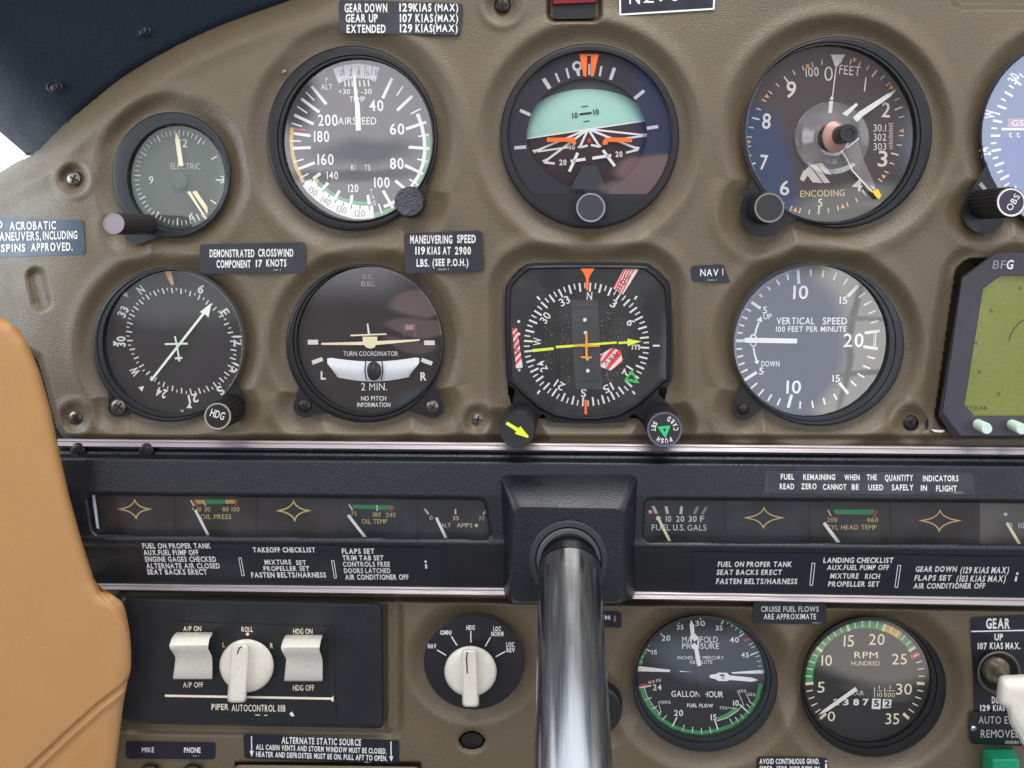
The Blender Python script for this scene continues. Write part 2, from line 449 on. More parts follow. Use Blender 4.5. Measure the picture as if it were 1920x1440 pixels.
def field(name, mt, x0, x1, y0, y1, step, H, keep=None, parent=None):
    nx, ny = int((x1-x0)/step)+1, int((y1-y0)/step)+1
    X, Y = np.meshgrid(np.linspace(x0, x1, nx), np.linspace(y0, y1, ny))
    h = H(X, Y); W = Pn(X, Y, h).reshape(-1, 3)
    o0 = np.array(parent_loc(parent)) if parent else W.mean(0)
    ids = np.arange(nx*ny).reshape(ny, nx)
    q = np.stack([ids[:-1, :-1], ids[1:, :-1], ids[1:, 1:], ids[:-1, 1:]], -1).reshape(-1, 4)
    if keep is not None:
        k = keep(X, Y).reshape(-1); q = q[k[q].all(1)]
    used = np.unique(q); rm = np.full(nx*ny, -1); rm[used] = np.arange(len(used)); q = rm[q]; W = (W-o0)[used]
    me = bpy.data.meshes.new(name)
    me.vertices.add(len(W)); me.vertices.foreach_set('co', W.astype(np.float32).ravel())
    me.loops.add(len(q)*4); me.loops.foreach_set('vertex_index', q.astype(np.int32).ravel())
    me.polygons.add(len(q)); me.polygons.foreach_set('loop_start', np.arange(0, len(q)*4, 4, dtype=np.int32))
    me.polygons.foreach_set('use_smooth', np.ones(len(q), bool))
    me.materials.append(mt); me.update(calc_edges=True); me.validate()
    o = bpy.data.objects.new(name, me); COL.objects.link(o)
    if parent: o.parent = parent
    else: o.location = o0
    return o
def dish(h, d, depth, w, hole=True, lip=0.0):
    h = h-depth*ss(1-d/w)
    if lip: h = h+lip*np.exp(-((d-w)/(.35*w))**2)
    if hole: h = np.where(d < -7, -75, h)
    return h

# ---- upper panel
EDGE = [(-80, 360), (0, 327), (30, 309), (60, 296), (83, 277), (110, 250), (167, 200), (233, 147), (317, 97), (400, 57), (480, 27), (560, -2), (700, -60), (900, -150)]
def catmull(p, n=5):
    q = [p[0]]+p+[p[-1]]; o = []
    for i in range(1, len(q)-2):
        a, b_, c, d = q[i-1], q[i], q[i+1], q[i+2]
        for k in range(n):
            u = k/n; o.append(tuple(.5*(2*b_[j]+(c[j]-a[j])*u+(2*a[j]-5*b_[j]+4*c[j]-d[j])*u*u+(3*b_[j]-a[j]-3*c[j]+d[j])*u**3) for j in (0, 1)))
    return o+[p[-1]]
EDGE0 = EDGE; EDGE = catmull(EDGE)
LOWL = [(150, 845), (122, 822), (108, 800), (98, 765), (86, 715), (72, 672), (44, 655), (-60, 650)]
def upper(X, Y):
    h = np.zeros_like(X)
    h += 1.6*np.sin(X/97.+1.3)*np.sin(Y/71.)
    c = lambda *a: sd_circ(X, Y, *a)
    k = lambda *a: sd_cap(X, Y, *a)
    mn = np.minimum
    h = dish(h, mn(c((323, 328), 110, 117), k((280, 400), (252, 425), 26)), 15, 40, lip=2.5)
    h = dish(h, mn(c((661, 259), 159, 173), k((735, 345), (768, 380), 32)), 13, 46, lip=4)
    h = dish(h, c((1105, 254), 167, 173), 14, 46, lip=4.5)
    h = dish(h, mn(c((1571, 249), 176, 179), k((1450, 370), (1432, 398), 44)), 15, 46, lip=4.5)
    h = dish(h, mn(c((316, 647), 143, 144), mn(k((240, 730), (222, 762), 20), k((400, 730), (428, 765), 24))), 15, 38, lip=3)
    h = dish(h, mn(c((685, 644), 148, 148), mn(k((620, 720), (572, 766), 22), k((760, 720), (811, 766), 22))), 15, 38, lip=4)
    h = dish(h, mn(sd_box(X, Y, (1101, 640), 308, 300, 60), mn(k((1000, 750), (972, 800), 30), k((1200, 750), (1244, 800), 30))), 14, 38, lip=4)
    h = dish(h, mn(c((1534, 648), 160, 152), k((1430, 735), (1394, 770), 20)), 15, 42, lip=4.5)
    h = dish(h, mn(c((2026, 255), 187, 187), k((1870, 380), (1845, 400), 34)), 16, 40, lip=2)
    h = dish(h, sd_box(X, Y, (1930, 645), 330, 335, 40, sk=.14), 9, 26)
    # screw dimples, oval dent, annunciator recess
    for x, y, r, dp in ((138, 335, 17, 10), (141, 783, 17, 6), (895, 787, 16, 8), (1708, 793, 20, 10), (942, 10, 20, 10)):
        d = np.hypot(X-x, Y-y); h = h-dp*ss(1-(d-r*.8)/(r*.95))+2.5*np.exp(-((d-r*2)/8)**2)
    d = sd_cap(X, Y, (68, 520), (78, 565), 10); h = h-14*ss(1-(d+4)/17)
    d = sd_box(X, Y, (1077, -20), 92, 112, 10); h = h-26*ss(1-d/8)
    d = sd_box(X, Y, (2000, -30), 420, 76, 16); h = h-24*ss(1-d/12)
    # softly moulded pads
    h = h+5*ss((Y-792)/26)*np.exp(-((Y-815)/16)**2)*.5
    # edges roll back towards the coaming and the side
    e = sd_line(X, Y, EDGE); h = h-46*np.clip(1-e/46, 0, 2)**2.2-4*np.exp(-((e-70)/22)**2)
    e2 = sd_line(X, Y, LOWL); h = h-20*np.clip(1-e2/12, 0, 2)**2
    h = h-.0016*np.clip(165-X, 0, 400)**2
    h = h-14*ss((Y-812)/14)
    return h
panel = thing('instrument_panel', 'taupe grained vinyl instrument panel moulding around the two rows of round flight instruments', 'instrument panel', 960, 440)
field('panel_cover', TAUPE, -70, 2500, -120, 862, 2.5, upper, lambda X, Y: (sd_line(X, Y, EDGE) > -6) & (sd_line(X, Y, LOWL) > -4), panel)
screw(138, 335, 14, -9, panel, STEEL, 25)
screw(141, 783, 13, -7, panel, STEEL, 40)
screw(896, 787, 13, -8, panel, STEEL, 10)
screw(1708, 793, 15, -10, panel, STEELD, 30)
screw(942, 9, 16, -9, panel, STEELD, 0)
b = MB(DARK); b.prism([(1733, 792), (1741, 782), (1741, 800), (1737, 806)], -3, .6)
b.mat(WHITE); b.prism([(1745, 805), (1772, 807), (1766, 811), (1752, 810)], -3, .8); b.build('vinyl_tear', panel)
b = MB(DARK); b.poly([(-10, 400), (60, 335), (300, 160), (560, 60), (760, -150), (2400, -150), (2400, 1700), (-400, 1700), (-400, 430)], -90); b.build('light_block_backing', panel)  # dark sheet added behind the panel to block front light at its edges

# ---- glareshield: dark padded underside curving away above the panel
def shield(X, Y):
    e = sd_line(X, Y, EDGE); return -52+np.clip(-e, 0, 400)*.42-8*np.exp(-(e/25)**2)
gs = thing('glareshield', 'dark blue-black padded glareshield underside above the panel corner', 'glareshield', 150, 100)
b = MB(SHROUD); b.loft([[(x, y, hh) for x in (120, 800, 1400, 2900)] for y, hh in ((-900, -10), (-500, 30), (-200, 26), (-120, 6), (-90, -30))], closed=False); b.build('unseen_top_roll', gs)  # unseen upward extension, added so the chrome shaft reflects dark
def along_poly(p, t):
    L = [math.dist(p[i], p[i+1]) for i in range(len(p)-1)]; d = t*sum(L)
    for i, l in enumerate(L):
        if d <= l or i == len(L)-1: u = d/l; return p[i][0]+(p[i+1][0]-p[i][0])*u, p[i][1]+(p[i+1][1]-p[i][1])*u
        d -= l
base = smooth_path = [(46, 287)]+[along_poly(catmull(EDGE0[3:], 6), k/60) for k in range(1, 61)]
b = MB(SHROUD); rows = []
for d in (-14, -6, 0, 8, 20, 40, 70, 110, 160, 220, 300, 420):
    row = []
    for i, (x, y) in enumerate(base):
        k = min(1, i/14); dx, dy = -.76*(1-k)-.55*k, -.65*(1-k)-.83*k
        if d < 0: dx, dy = (-.62, -.78) if i else (-.2, -.3)
        X_, Y_ = x+dx*d, y+dy*d; row.append((X_, Y_, -54+max(0, d)*.45-6*math.exp(-(d/14)**2)*(d <= 0)-130*max(0, 1-abs((X_-46)*(-.65)-(Y_-287)*(-.76))/170)**2.2))
    rows.append(row)
b.loft(rows[::-1], closed=False); b.build('pad', gs, 60)
def shield_h(x, y):
    return -54+.45*max(0, float(-sd_line(np.array([[float(x)]]), np.array([[float(y)]]), EDGE)[0, 0]))
for x, y in ((267, 58), (102, 163)):
    hh = shield_h(x, y)
    b = MB(SHROUD); b.rings([(x, y, 16, 11, hh+.5), (x, y, 13, 9, hh+2), (x, y, 9.5, 7, hh-1)], 32); b.build('screw_dimple', gs)
    screw(x, y, 9, hh-.5, gs, STEELD, 45)

# ---- black engine gauge console
def yb(X): return 843+(X-560)*.0086          # lower edge of the upper trim
def yl(X): return 1099+(X-560)*.0150         # upper edge of the lower trim
WINL = ((542, 969), 745, 74, 11, -.16, .0125); WINR = ((1600, 979), 784, 79, 14, .05, .0085)
def console(X, Y):
    d = Y-yb(X)
    h = 2+10*ss(d/9)+20*ss((d-9)/14)+6*np.clip((d-23)/60, 0, 1)
    wl = sd_box(X, Y, *WINL[:1], *WINL[1:]); wr = sd_box(X, Y, *WINR[:1], *WINR[1:]); w = np.minimum(wl, wr)
    mid = Y-(1016+(X-560)*.011)
    h = h+3*np.exp(-(mid/7)**2)*((w < 40))
    h = h-30*ss(np.clip((mid-3)/(yl(X)-1016), 0, 1)*1.0)*.95-2.0*ss((mid-6)/8)
    h = h-3*ss(1-w/6)
    h = np.where(w < 0, h-68*ss(-w/3.2), h)
    return h
con = thing('gauge_console', 'wide black grained console across the panel holding the strip of engine gauges', 'console', 1030, 970)
field('console_shell', BLACKV, 88, 2500, 836, 1150, 2.0, console, lambda X, Y: (Y > yb(X)-3) & (Y < yl(X)+8), con)
b = MB(GLASSW); b.poly(xy(rrect(*WINL[0], WINL[1]+2, WINL[2]+2, 10, 0, WINL[4], WINL[5])), 19); b.build('window_pane', con)
b = MB(GLASSW); b.poly(xy(rrect(*WINR[0], WINR[1]+2, WINR[2]+2, 12, 0, WINR[4], WINR[5])), 19); b.build('window_pane', con)
b = MB(mat('clear_plastic_edge', (190, 200, 205), .2)); b.prism([(172, 926), (178, 926), (186, 992), (181, 990)], 8, 21); b.build('pane_edge', con)
screw(146, 845, 15, 11, con, STEELD, 20)
screw(275, 846, 15, 11, con, STEELD, 50)
# yoke housing, part of the console
b = MB(BLACKV)
r0 = rquad([(934, 888), (1199, 888), (1190, 1122), (946, 1122)], 12, 20, 8)
r1 = rquad([(940, 893), (1194, 893), (1186, 1126), (950, 1126)], 14, 42, 8)
r2 = rquad([(960, 942), (1174, 946), (1170, 1132), (956, 1132)], 16, 92, 8)
r3 = rquad([(966, 950), (1168, 954), (1164, 1128), (961, 1128)], 16, 97, 8)
b.loft([r0, r1, r2, r3]); b.poly(xy(r3), 97)
b.build('yoke_housing', con, smooth=50)
# ---- lower panel
def lower(X, Y):
    h = np.full_like(X, -8.0)+1.2*np.sin(X/83.)*np.sin(Y/61.+1)
    c = lambda *a: sd_circ(X, Y, *a)
    h = dish(h, c((888, 1240), 92, 87), 16, 36, hole=False, lip=2)
    h = dish(h, c((1322, 1283), 136, 128), 18, 42, lip=2.5)
    h = dish(h, c((1638, 1289), 137, 131), 18, 42, lip=2.5)
    h = dish(h, c((1120, 1335), 46, 46), 12, 34, hole=False)
    h = h-10*ss(1-sd_box(X, Y, (486, 1245), 520, 250, 16, tilt=.02)/14)
    h = h+5*ss(1-np.abs(X-730)/10)*(Y < 1375)*ss((1378-Y)/16)
    h = np.where(np.hypot((X-885)/23., (Y-1388)/16.) < 1, -70, h)
    d = np.hypot((X-886), (Y-1389)*1.2); h = h-6*ss(1-(d-22)/10)*(d > 0)
    h = h-22*ss((1427-Y)/-6)*(X > 440)*(X < 790)
    h = h-30*ss((1128+ (X-560)*.015-Y)/14)
    return h
lp = thing('lower_dashboard', 'taupe vinyl lower dashboard below the silver trim strips', 'dashboard', 960, 1280)
field('panel_cover', TAUPE, 170, 2500, 1105, 1520, 2.5, lower, None, lp)

# ---- aluminium trim strips
def trim(name, label, xa, xb, ya, yb_, t0, t1, h, cut=0):
    b = MB(ALU); prof = [(0, -6), (0.02, 0), (.10, 2.5), (.30, 5), (.34, 3.6), (.40, 4.2), (.44, 5.6), (.88, 11.5), (.98, 8), (1, -6)]
    n = 24; rows = []
    for f, ph in prof:
        row = []
        for i in range(n+1):
            t = i/n; x = xa+(xb-xa)*t
            if cut and i == n: x += cut*f
            if cut < 0 and i == 0: x += cut*f
            y = ya+(yb_-ya)*t+(t0+(t1-t0)*t)*f; row.append((x, y, h+ph))
        rows.append(row)
    b.loft([r for r in rows], closed=False)
    return tag(b.build(name, None, 20), label, 'trim bar', 'aluminium trim bars')
trim('aluminium_bar', 'long silver aluminium trim strip between upper panel and black console', 108, 2500, 822, 842.5, 16, 17, 4)
trim('aluminium_bar', 'silver trim strip under the takeoff checklist, ending at the yoke housing', 172, 944, 1093, 1101, 13, 17, 8, cut=12)
trim('aluminium_bar', 'silver trim strip under the landing checklist, above the fuel flow placard', 1184, 2500, 1108, 1129, 16, 19, 8, cut=0)

# ---- yoke shaft and its collar
yc = thing('shaft_collar', 'black ribbed collar ring where the chrome shaft enters the black housing', 'collar', 1066, 1049)
b = MB(mat('collar_rubber', (46, 48, 52), .5, vary=.15))
b.rings([(1066, 1050, 75, 75, 96), (1066, 1050, 74, 74, 100), (1066, 1050, 71, 71, 103), (1066, 1050.5, 63, 63, 103.5), (1066, 1051, 60.5, 60.5, 99)], 72); b.build('outer_ring', yc)
b = MB(mat('collar_inner', (74, 77, 80), .42, vary=.15))
b.rings([(1066, 1051, 61, 61, 95), (1066, 1051, 60, 60, 106), (1066.5, 1052, 58, 58, 109), (1067, 1054, 54, 54, 109), (1067, 1056, 50, 50, 101)], 72); b.build('inner_ring', yc)
sh = thing('yoke_shaft', 'thick polished chrome control yoke shaft coming towards the viewer from its housing', 'yoke shaft', 1068, 1064, 95)
pa = P(1068, 1060, 98); pb = P(1078, 1590, 560)
Ra = 62*(D-92*HS)/F*.985; Rb = 93*(D-560*HS)/F*.985
ax = (pb-pa).normalized(); e1 = Vector((1, 0, 0)); e1 = (e1-ax*e1.dot(ax)).normalized(); e2 = ax.cross(e1)
def tube(name, t0, t1, k, mt, n=96, m_=30, par=None):
    vs = []; fs = []; Lp = parent_loc(par)
    for j in range(m_+1):
        t = t0+(t1-t0)*j/m_; c = pa.lerp(pb, t); r = (Ra+(Rb-Ra)*t)*k
        for i in range(n):
            a = 2*math.pi*i/n; vs.append(tuple(c+e1*(r*math.cos(a))+e2*(r*math.sin(a))-Lp))
    for j in range(m_):
        for i in range(n):
            q = (j*n+i, j*n+(i+1) % n, (j+1)*n+(i+1) % n, (j+1)*n+i); fs.append(q)
    me = bpy.data.meshes.new(name); me.from_pydata(vs, [], fs); me.materials.append(mt)
    me.polygons.foreach_set('use_smooth', [True]*len(fs)); me.update()
    o = bpy.data.objects.new(name, me); COL.objects.link(o); o.parent = par; return o
tube('shaft_tube', -.03, 1.0, 1.0, CHROME, par=sh)
tube('shaft_sleeve', -.03, .022, 1.012, mat('shaft_dark_band', (88, 90, 92), .28, metal=1), m_=4, par=sh)

# ---- tan leather side upholstery at the left
TANE = [(-60, 560), (0, 592), (26, 606), (50, 638), (75, 698), (95, 768), (112, 850), (130, 930), (152, 1010), (176, 1084), (190, 1108), (216, 1113), (233, 1132), (243, 1180), (246.5, 1222), (246, 1256), (240, 1276), (233, 1310), (228, 1345), (222, 1400), (217, 1440), (214, 1560)]
SEAM = [(244, 1268), (228, 1286), (180, 1322), (120, 1376), (50, 1442), (-60, 1545)]
def tan(X, Y):
    e = np.maximum(-sd_line(X, Y, TANE[::-1]), 0)*1.0
    e = np.abs(sd_line(X, Y, TANE))
    h = 62+26*np.sqrt(np.clip(1-np.clip(1-e/30, 0, 1)**2, 0, 1))+e*.02+.16*(250-X)
    s = sd_line(X, Y, SEAM)            # positive above-left of the seam
    h = h-12*ss((-s)/8)+9*np.exp(-((s+12)/6)**2)-9*np.exp(-((s+1)/2.6)**2)+3*np.exp(-((s+52-.2*(X-100))/22)**2)
    s2 = sd_line(X, Y, [(176, 1084), (190, 1115), (236, 1165), (246, 1185)])
    h = h-5*ss(-s2/8)*ss((X-150)/40)-3*np.exp(-(s2/4)**2)*ss((X-160)/20)*ss((1200-Y)/20)
    return h
tp = thing('side_upholstery', 'smooth tan leather side upholstery with a diagonal piped seam, overlapping the black console', 'upholstery', 100, 1000, 60)
ys = np.linspace(545, 1520, 420); ex = np.interp(ys, [p[1] for p in TANE], [p[0] for p in TANE])
ex = np.convolve(np.pad(ex, 6, mode='edge'), np.ones(13)/13, mode='valid')
us = 1-(1-np.linspace(0, 1, 150))**1.6
gx = -80+(ex[:, None]+80)*us[None, :]; gy = np.repeat(ys[:, None], 150, 1)
hh_ = tan(gx, gy); hh_[:, -1] -= 30
b = MB(TAN); b.loft([[(gx[j, i], gy[j, i], hh_[j, i]) for i in range(150)][::-1] for j in range(420)], closed=False); b.build('leather_cover', tp, 70)

# ------------------------------------------------------------------ round instruments
ZA = (0, 0, 3.0); ZS = (480, 60, 3.6); ZI = (900, 60, 3.6); ZL = (1360, 50, 3.512); ZD = (140, 480, 4.0); ZT = (510, 470, 4.0)
ZH = (920, 470, 3.789); ZV = (1340, 470, 4.0); ZN = (1700, 60, 3.6); ZB = (1680, 460, 3.6)
ZM = (1120, 1100, 4.235); ZR = (1460, 1100, 4.174)
LAST = {}
def bezel(parent, z, outer, inner, face, hb, hf, mt=BEZ, groove=None, base=-16):
    """bezel ring: outer rim, front edge, inner wall down to the dial; each (cx,cy,rx,ry) in zoom pixels"""
    LAST['outer'] = outer
    b = MB(mt, z); ox, oy, orx, ory = outer; ix, iy, irx, iry = inner
    s = z[2]; R_ = []
    R_.append((ox, oy, orx, ory, base)); R_.append((ox, oy, orx, ory, hb-4)); R_.append((ox, oy, orx-2*s, ory-2*s, hb-.8))
    R_.append((ox, oy, orx-4*s, ory-4*s, hb))
    if groove:
        gx, gy, grx, gry = groove
        R_ += [(gx, gy, grx+1.2*s, gry+1.2*s, hb-.5), (gx, gy, grx, gry, hb-2.5), (gx, gy, grx-1.2*s, gry-1.2*s, hb-1)]
    R_ += [(ix, iy, irx+1.5*s, iry+1.5*s, hb-.6), (ix, iy, irx, iry, hb-2.5), (face[0], face[1], face[2]+.5*s, face[3]+.5*s, hf-1)]
    b.rings(R_, 96); return b.build('bezel', parent, 30)
def dial(parent, z, face, hf, mt=DIAL, grow=1.02):
    b = MB(mt, z); b.disc(face[0], face[1], face[2]*grow+1.5*z[2], face[3]*grow+1.5*z[2], hf, 96); return b.build('dial', parent)
def pane(parent, z, e, h, mt=GLASS):
    b = MB(mt, z); b.disc(*e, h, 96); return b.build('glass', parent)
def knob(parent, z, cx, cy, r, h0, h1, mt=KNOB, teeth=24, dep=.05, cap=None, rim=None, name='knob', capr=.84, taper=1.06, label=None):
    """turned knob whose cap centre is seen at (cx,cy) in zoom pixels"""
    s = z[2]; X, Y, r = z[0]+cx/s, z[1]+cy/s, r/s
    b = MB(mt); L = []
    for k, h in ((taper, h0), (taper, h0+(h1-h0)*.12), (1.0, h1-3), (.95, h1-1)):
        bx, by = along(X, Y, h1, h); rr = r*k*(D-h1*HS)/(D-h*HS); L.append(ell(bx, by, rr, rr, h, teeth if k != .95 else 0, dep, 144))
    b.loft(L); b.loft([L[-1], ell(X, Y, r*capr, r*capr, h1, n=144)])
    b.poly(xy(ell(X, Y, r*capr*1.0, r*capr, 0, n=144)), h1)
    k = b.build(name, parent, 40, label)
    if cap or rim:
        c = MB(rim or cap); c.loft([ell(X, Y, r*capr, r*capr, h1), ell(X, Y, r*capr, r*capr, h1+1.2), ell(X, Y, r*(capr-.1), r*(capr-.1), h1+1.2), ell(X, Y, r*(capr-.12), r*(capr-.12), h1+.5)])
        c.mat(cap or mt); c.poly(xy(ell(X, Y, r*(capr-.1), r*(capr-.1), 0)), h1+.6); c.build('knob_cap', k)
    return k
def ear(parent, z, c0, r0, c1, r1, h0, h1, mt=BEZ, clip=None):
    b = MB(mt, z); q = hull(c0, r0, c1, r1, 24); e = clip or LAST['outer']
    if e:
        o = []
        for x, y in q:
            u, v = (x-e[0])/e[2], (y-e[1])/e[3]; k = math.hypot(u, v)
            o.append((x, y) if k > .97 else (e[0]+u/k*.97*e[2], e[1]+v/k*.97*e[3]))
        q = o
    b.prism(q, h0, h1); return b.build('mounting_ear', parent)

# ---- clock
t = thing('clock', 'small grey-green electric clock with cream hands and a long knurled set knob', 'clock', 323, 328)
bezel(t, ZA, (966, 985, 334, 356), (995, 1000, 276, 302), (1003, 1000, 258, 282), 2, -22, BEZG)
F0 = (1003, 1000, 258, 282); dial(t, ZA, F0, -22, DIALG)
fr = frame((1003, 1000), (252, 0), (-8, -272))
b = MB(WHITE, ZA)
for i in range(60):
    a = i*6+3
    if 42 < a < 140 and i % 5: continue
    b.seg(*fr(a, .985), *fr(a, .84 if i % 5 == 0 else .885), 7 if i % 5 == 0 else 4.5, -21.4)
b.text('12', 1030, 805, 46, 46, -21.4, rot=2); b.text('9', 850, 1013, 25, 42, -21.4); b.text('6', 1077, 1215, 26, 38, -21.4); b.text('3', 1250, 1010, 22, 40, -21.4)
b.mat(mat('clock_lettering', (190, 192, 186), .6)); b.text('ELECTRIC', 1044, 935, 168, 33, -21.4, wt='l')
b.build('dial_markings', t)
b = MB(CREAM, ZA); b.prism([(990, 740), (1010, 785), (1032, 932), (1006, 936), (985, 785)], -17, -15.5); b.build('hour_hand', t)
b = MB(CREAM, ZA); b.prism([(1052, 1080), (1068, 1074), (1164, 1228), (1158, 1238)], -15, -13.8); b.build('second_hand', t)
b = MB(CREAM, ZA); b.prism([(1080, 1080), (1104, 1072), (1166, 1162), (1170, 1200), (1158, 1192)], -17, -15.5); b.build('minute_hand', t)
b = MB(DIALG, ZA); b.rings([(1012, 1020, 40, 42, -22), (1012, 1020, 40, 42, -13.5), (1012, 1020, 36, 38, -13)], 36, True); b.build('hand_hub', t)
pane(t, ZA, (1000, 1000, 266, 292), -6)
ear(t, ZA, (860, 1200), 110, (770, 1300), 75, -20, -3, BEZG)
knob(t, ZA, 640, 1258, 62, 6, 118, mat('knob_brown_black', (52, 46, 50), .4, vary=.2), 40, .04, cap=mat('knob_cap_satin', (150, 142, 150), .42, metal=.85), capr=.96, taper=1.0)

# ---- airspeed indicator
t = thing('airspeed_indicator', 'large airspeed indicator with white needle straight up and coloured speed arcs', 'airspeed indicator', 661, 259)
FS = (686, 726, 500, 540)
bezel(t, ZS, (651, 717, 577, 626), (684, 725, 508, 548), FS, 5, -20, groove=(676, 722, 530, 566))
dial(t, ZS, FS, -20)
h = -19.4
b = MB(WHITE, ZS)
b.segs([(918, 312, 855, 448), (1055, 432, 952, 530), (1150, 608, 1012, 655), (1172, 787, 1030, 777), (1130, 958, 1005, 900), (940, 1003, 1010, 1062), (857, 1070, 925, 1190), (755, 1100, 765, 1165), (648, 1100, 640, 1160), (563, 1070, 535, 1122), (487, 1018, 450, 1058), (435, 955, 385, 990), (285, 925, 397, 882), (245, 785, 370, 780), (255, 685, 368, 700), (258, 560, 390, 622), (305, 450, 428, 542), (375, 365, 475, 488)], 20, h+.3)
b.segs([(992, 367, 950, 428), (1112, 518, 1045, 552), (1168, 693, 1095, 705), (1160, 875, 1088, 857), (1095, 1033, 1035, 993), (828, 1160, 850, 1225), (355, 955, 300, 985), (320, 858, 250, 880), (302, 737, 235, 735), (310, 637, 240, 615), (345, 547, 278, 502), (393, 462, 337, 405)], 10, h+.3)
b.stroke([(1090, 552), (1118, 630), (1136, 720), (1140, 800), (1128, 890), (1098, 970), (1050, 1045)], 24, h)
b.stroke([(862, 1178), (900, 1165), (945, 1140)], 22, h)
outer = [(315, 1040), (350, 1085), (410, 1140), (480, 1190), (560, 1232), (650, 1260), (730, 1263), (798, 1254)]
inner = [(790, 1172), (715, 1172), (640, 1160), (560, 1132), (490, 1090), (430, 1045), (385, 992), (335, 1005)]
b.poly(outer+inner, h)
for st, x, y, w, hh in (('40', 812, 497, 95, 72), ('60', 952, 655, 98, 72), ('80', 950, 888, 92, 72), ('100', 848, 1015, 108, 68), ('120', 655, 1055, 70, 50), ('140', 515, 968, 78, 50), ('160', 468, 860, 112, 72), ('180', 441, 705, 106, 72), ('200', 485, 595, 132, 74)):
    b.text(st, x, y, w, hh, h, wt='m', lean=-.03)
b.text('AIRSPEED', 683, 600, 258, 48, h, wt='r'); b.text('P', 477, 322, 18, 34, h); b.text('ALT', 477, 370, 75, 38, h)
b.text('+30', 595, 402, 78, 34, h); b.text('0', 680, 402, 20, 34, h); b.text('-30', 745, 402, 72, 34, h); b.text('TEMP', 683, 453, 105, 36, h); b.text('KNOTS', 707, 915, 130, 38, h)
for c, x, y in (('T', 778, 1077), ('A', 789, 1114), ('S', 800, 1154)): b.text(c, x, y, 22, 32, h, wt='l')
for x in (600, 625, 648, 698, 728, 757): b.seg(x, 325, x+(680-x)*-.02+4, 368, 9, h)
b.mat(mat('window_grey', (206, 206, 206), .6)); b.poly([(520, 248), (600, 222), (690, 214), (770, 224), (834, 242), (806, 335), (760, 318), (690, 312), (620, 322), (556, 346)], h)
b.mat(BLACKP)
for i in range(5): b.seg(600+47*i-(12 if i < 1 else 0), 228, 604+45*i-8, 298, 5, h+.4)
for i in range(14): b.seg(585+16.5*i, 300+abs(i-6.5)*2, 588+16*i, 330+abs(i-6.5)*2, 4, h+.4)
for st, x in (('0', 578), ('2', 637), ('4', 695), ('6', 755), ('8', 812)): b.text(st, x, 275, 22, 42, h+.4, wt='r')
for st, x, y, w, r in (('150', 385, 1073, 60, 38), ('140', 472, 1140, 65, 30), ('130', 577, 1198, 65, 16), ('120', 700, 1224, 68, 0)): b.text(st, x, y, w, 42, h+.4, rot=r, wt='l')
b.segs([(376, 1010, 386, 992), (415, 1045, 428, 1022), (450, 1082, 465, 1062), (490, 1112, 500, 1092), (535, 1150, 543, 1130), (588, 1172, 592, 1150), (642, 1192, 646, 1165), (702, 1196, 702, 1172), (766, 1200, 763, 1170)], 7, h+.4)
b.mat(GREEN); b.stroke([(1158, 682), (1166, 760), (1163, 840), (1145, 925), (1105, 1010), (1070, 1045)], 26, h)
b.stroke([(410, 1005), (460, 1052), (520, 1098), (590, 1130), (655, 1148), (720, 1156), (790, 1155)], 22, h+.1); b.stroke([(795, 1236), (860, 1222), (930, 1195)], 34, h)
b.mat(YEL); b.stroke([(243, 645), (238, 740), (248, 830), (272, 915), (320, 1015)], 24, h+.1); b.seg(392, 985, 420, 1012, 22, h+.2)
b.mat(RED); b.seg(250, 655, 335, 662, 12, h+.2)
b.build('dial_markings', t)
b = MB(WHITE, ZS); b.prism([(660, 235), (672, 300), (686, 440), (700, 490), (708, 664), (674, 666), (668, 490), (664, 440), (654, 300)], -16, -14); b.build('needle', t)
b = MB(DIAL, ZS); b.prism([(674, 668), (708, 666), (715, 760), (735, 930), (672, 935), (668, 760)], -16, -14.2); b.rings([(692, 745, 40, 42, -20), (692, 745, 40, 42, -13.6), (692, 745, 34, 36, -13)], 32, True); b.build('needle_hub', t)
pane(t, ZS, (684, 725, 506, 546), -4)
ear(t, ZS, (960, 1010), 130, (1040, 1145), 112, -12, 4)
knob(t, ZS, 1032, 1145, 101, 4, 26, KNOBG, 34, .08, capr=.93)
b = MB(STEEL, ZS); b.rings([(188, 268, 14, 14, -6), (188, 268, 14, 14, -1), (188, 268, 8, 8, 0)], 18, True); b.build('screw', t)

# ---- attitude indicator
t = thing('attitude_indicator', 'attitude indicator with pale blue sky half tilted over dark ground lines', 'attitude indicator', 1105, 254)
bezel(t, ZI, (740, 702, 604, 624), (742, 695, 552, 566), (742, 692, 546, 560), 3, -6)
# face plate with the rounded opening the ball shows through
op = [(315, 700), (345, 560), (400, 462), (480, 392), (600, 332), (730, 312), (850, 332), (960, 382), (1052, 470), (1110, 590), (1128, 690), (1108, 800), (1060, 900), (985, 985), (880, 1045), (740, 1065), (600, 1045), (490, 985), (400, 900), (340, 810)]
def smooth_loop(p, n=4):
    o = []
    for i in range(len(p)):
        a, b_, c, d = p[i-1], p[i], p[(i+1) % len(p)], p[(i+2) % len(p)]
        for k in range(n):
            u = k/n; o.append(tuple(.5*(2*b_[j]+(c[j]-a[j])*u+(2*a[j]-5*b_[j]+4*c[j]-d[j])*u*u+(3*b_[j]-a[j]-3*c[j]+d[j])*u**3) for j in (0, 1)))
    return o
op = smooth_loop(op); ctr = (722, 690)
def ray_out(p, e):
    a = math.atan2((p[1]-e[1])/e[3], (p[0]-e[0])/e[2]); return e[0]+e[2]*math.cos(a), e[1]+e[3]*math.sin(a)
E_ = (742, 692, 560, 574)
b = MB(mat('face_blue_black', (20, 20, 34), .6), ZI)
b.loft([[(*ray_out(p, E_), -8) for p in op], [(*p, -8) for p in op], [(*p, -22) for p in op]]); b.build('face_plate', t, 30)
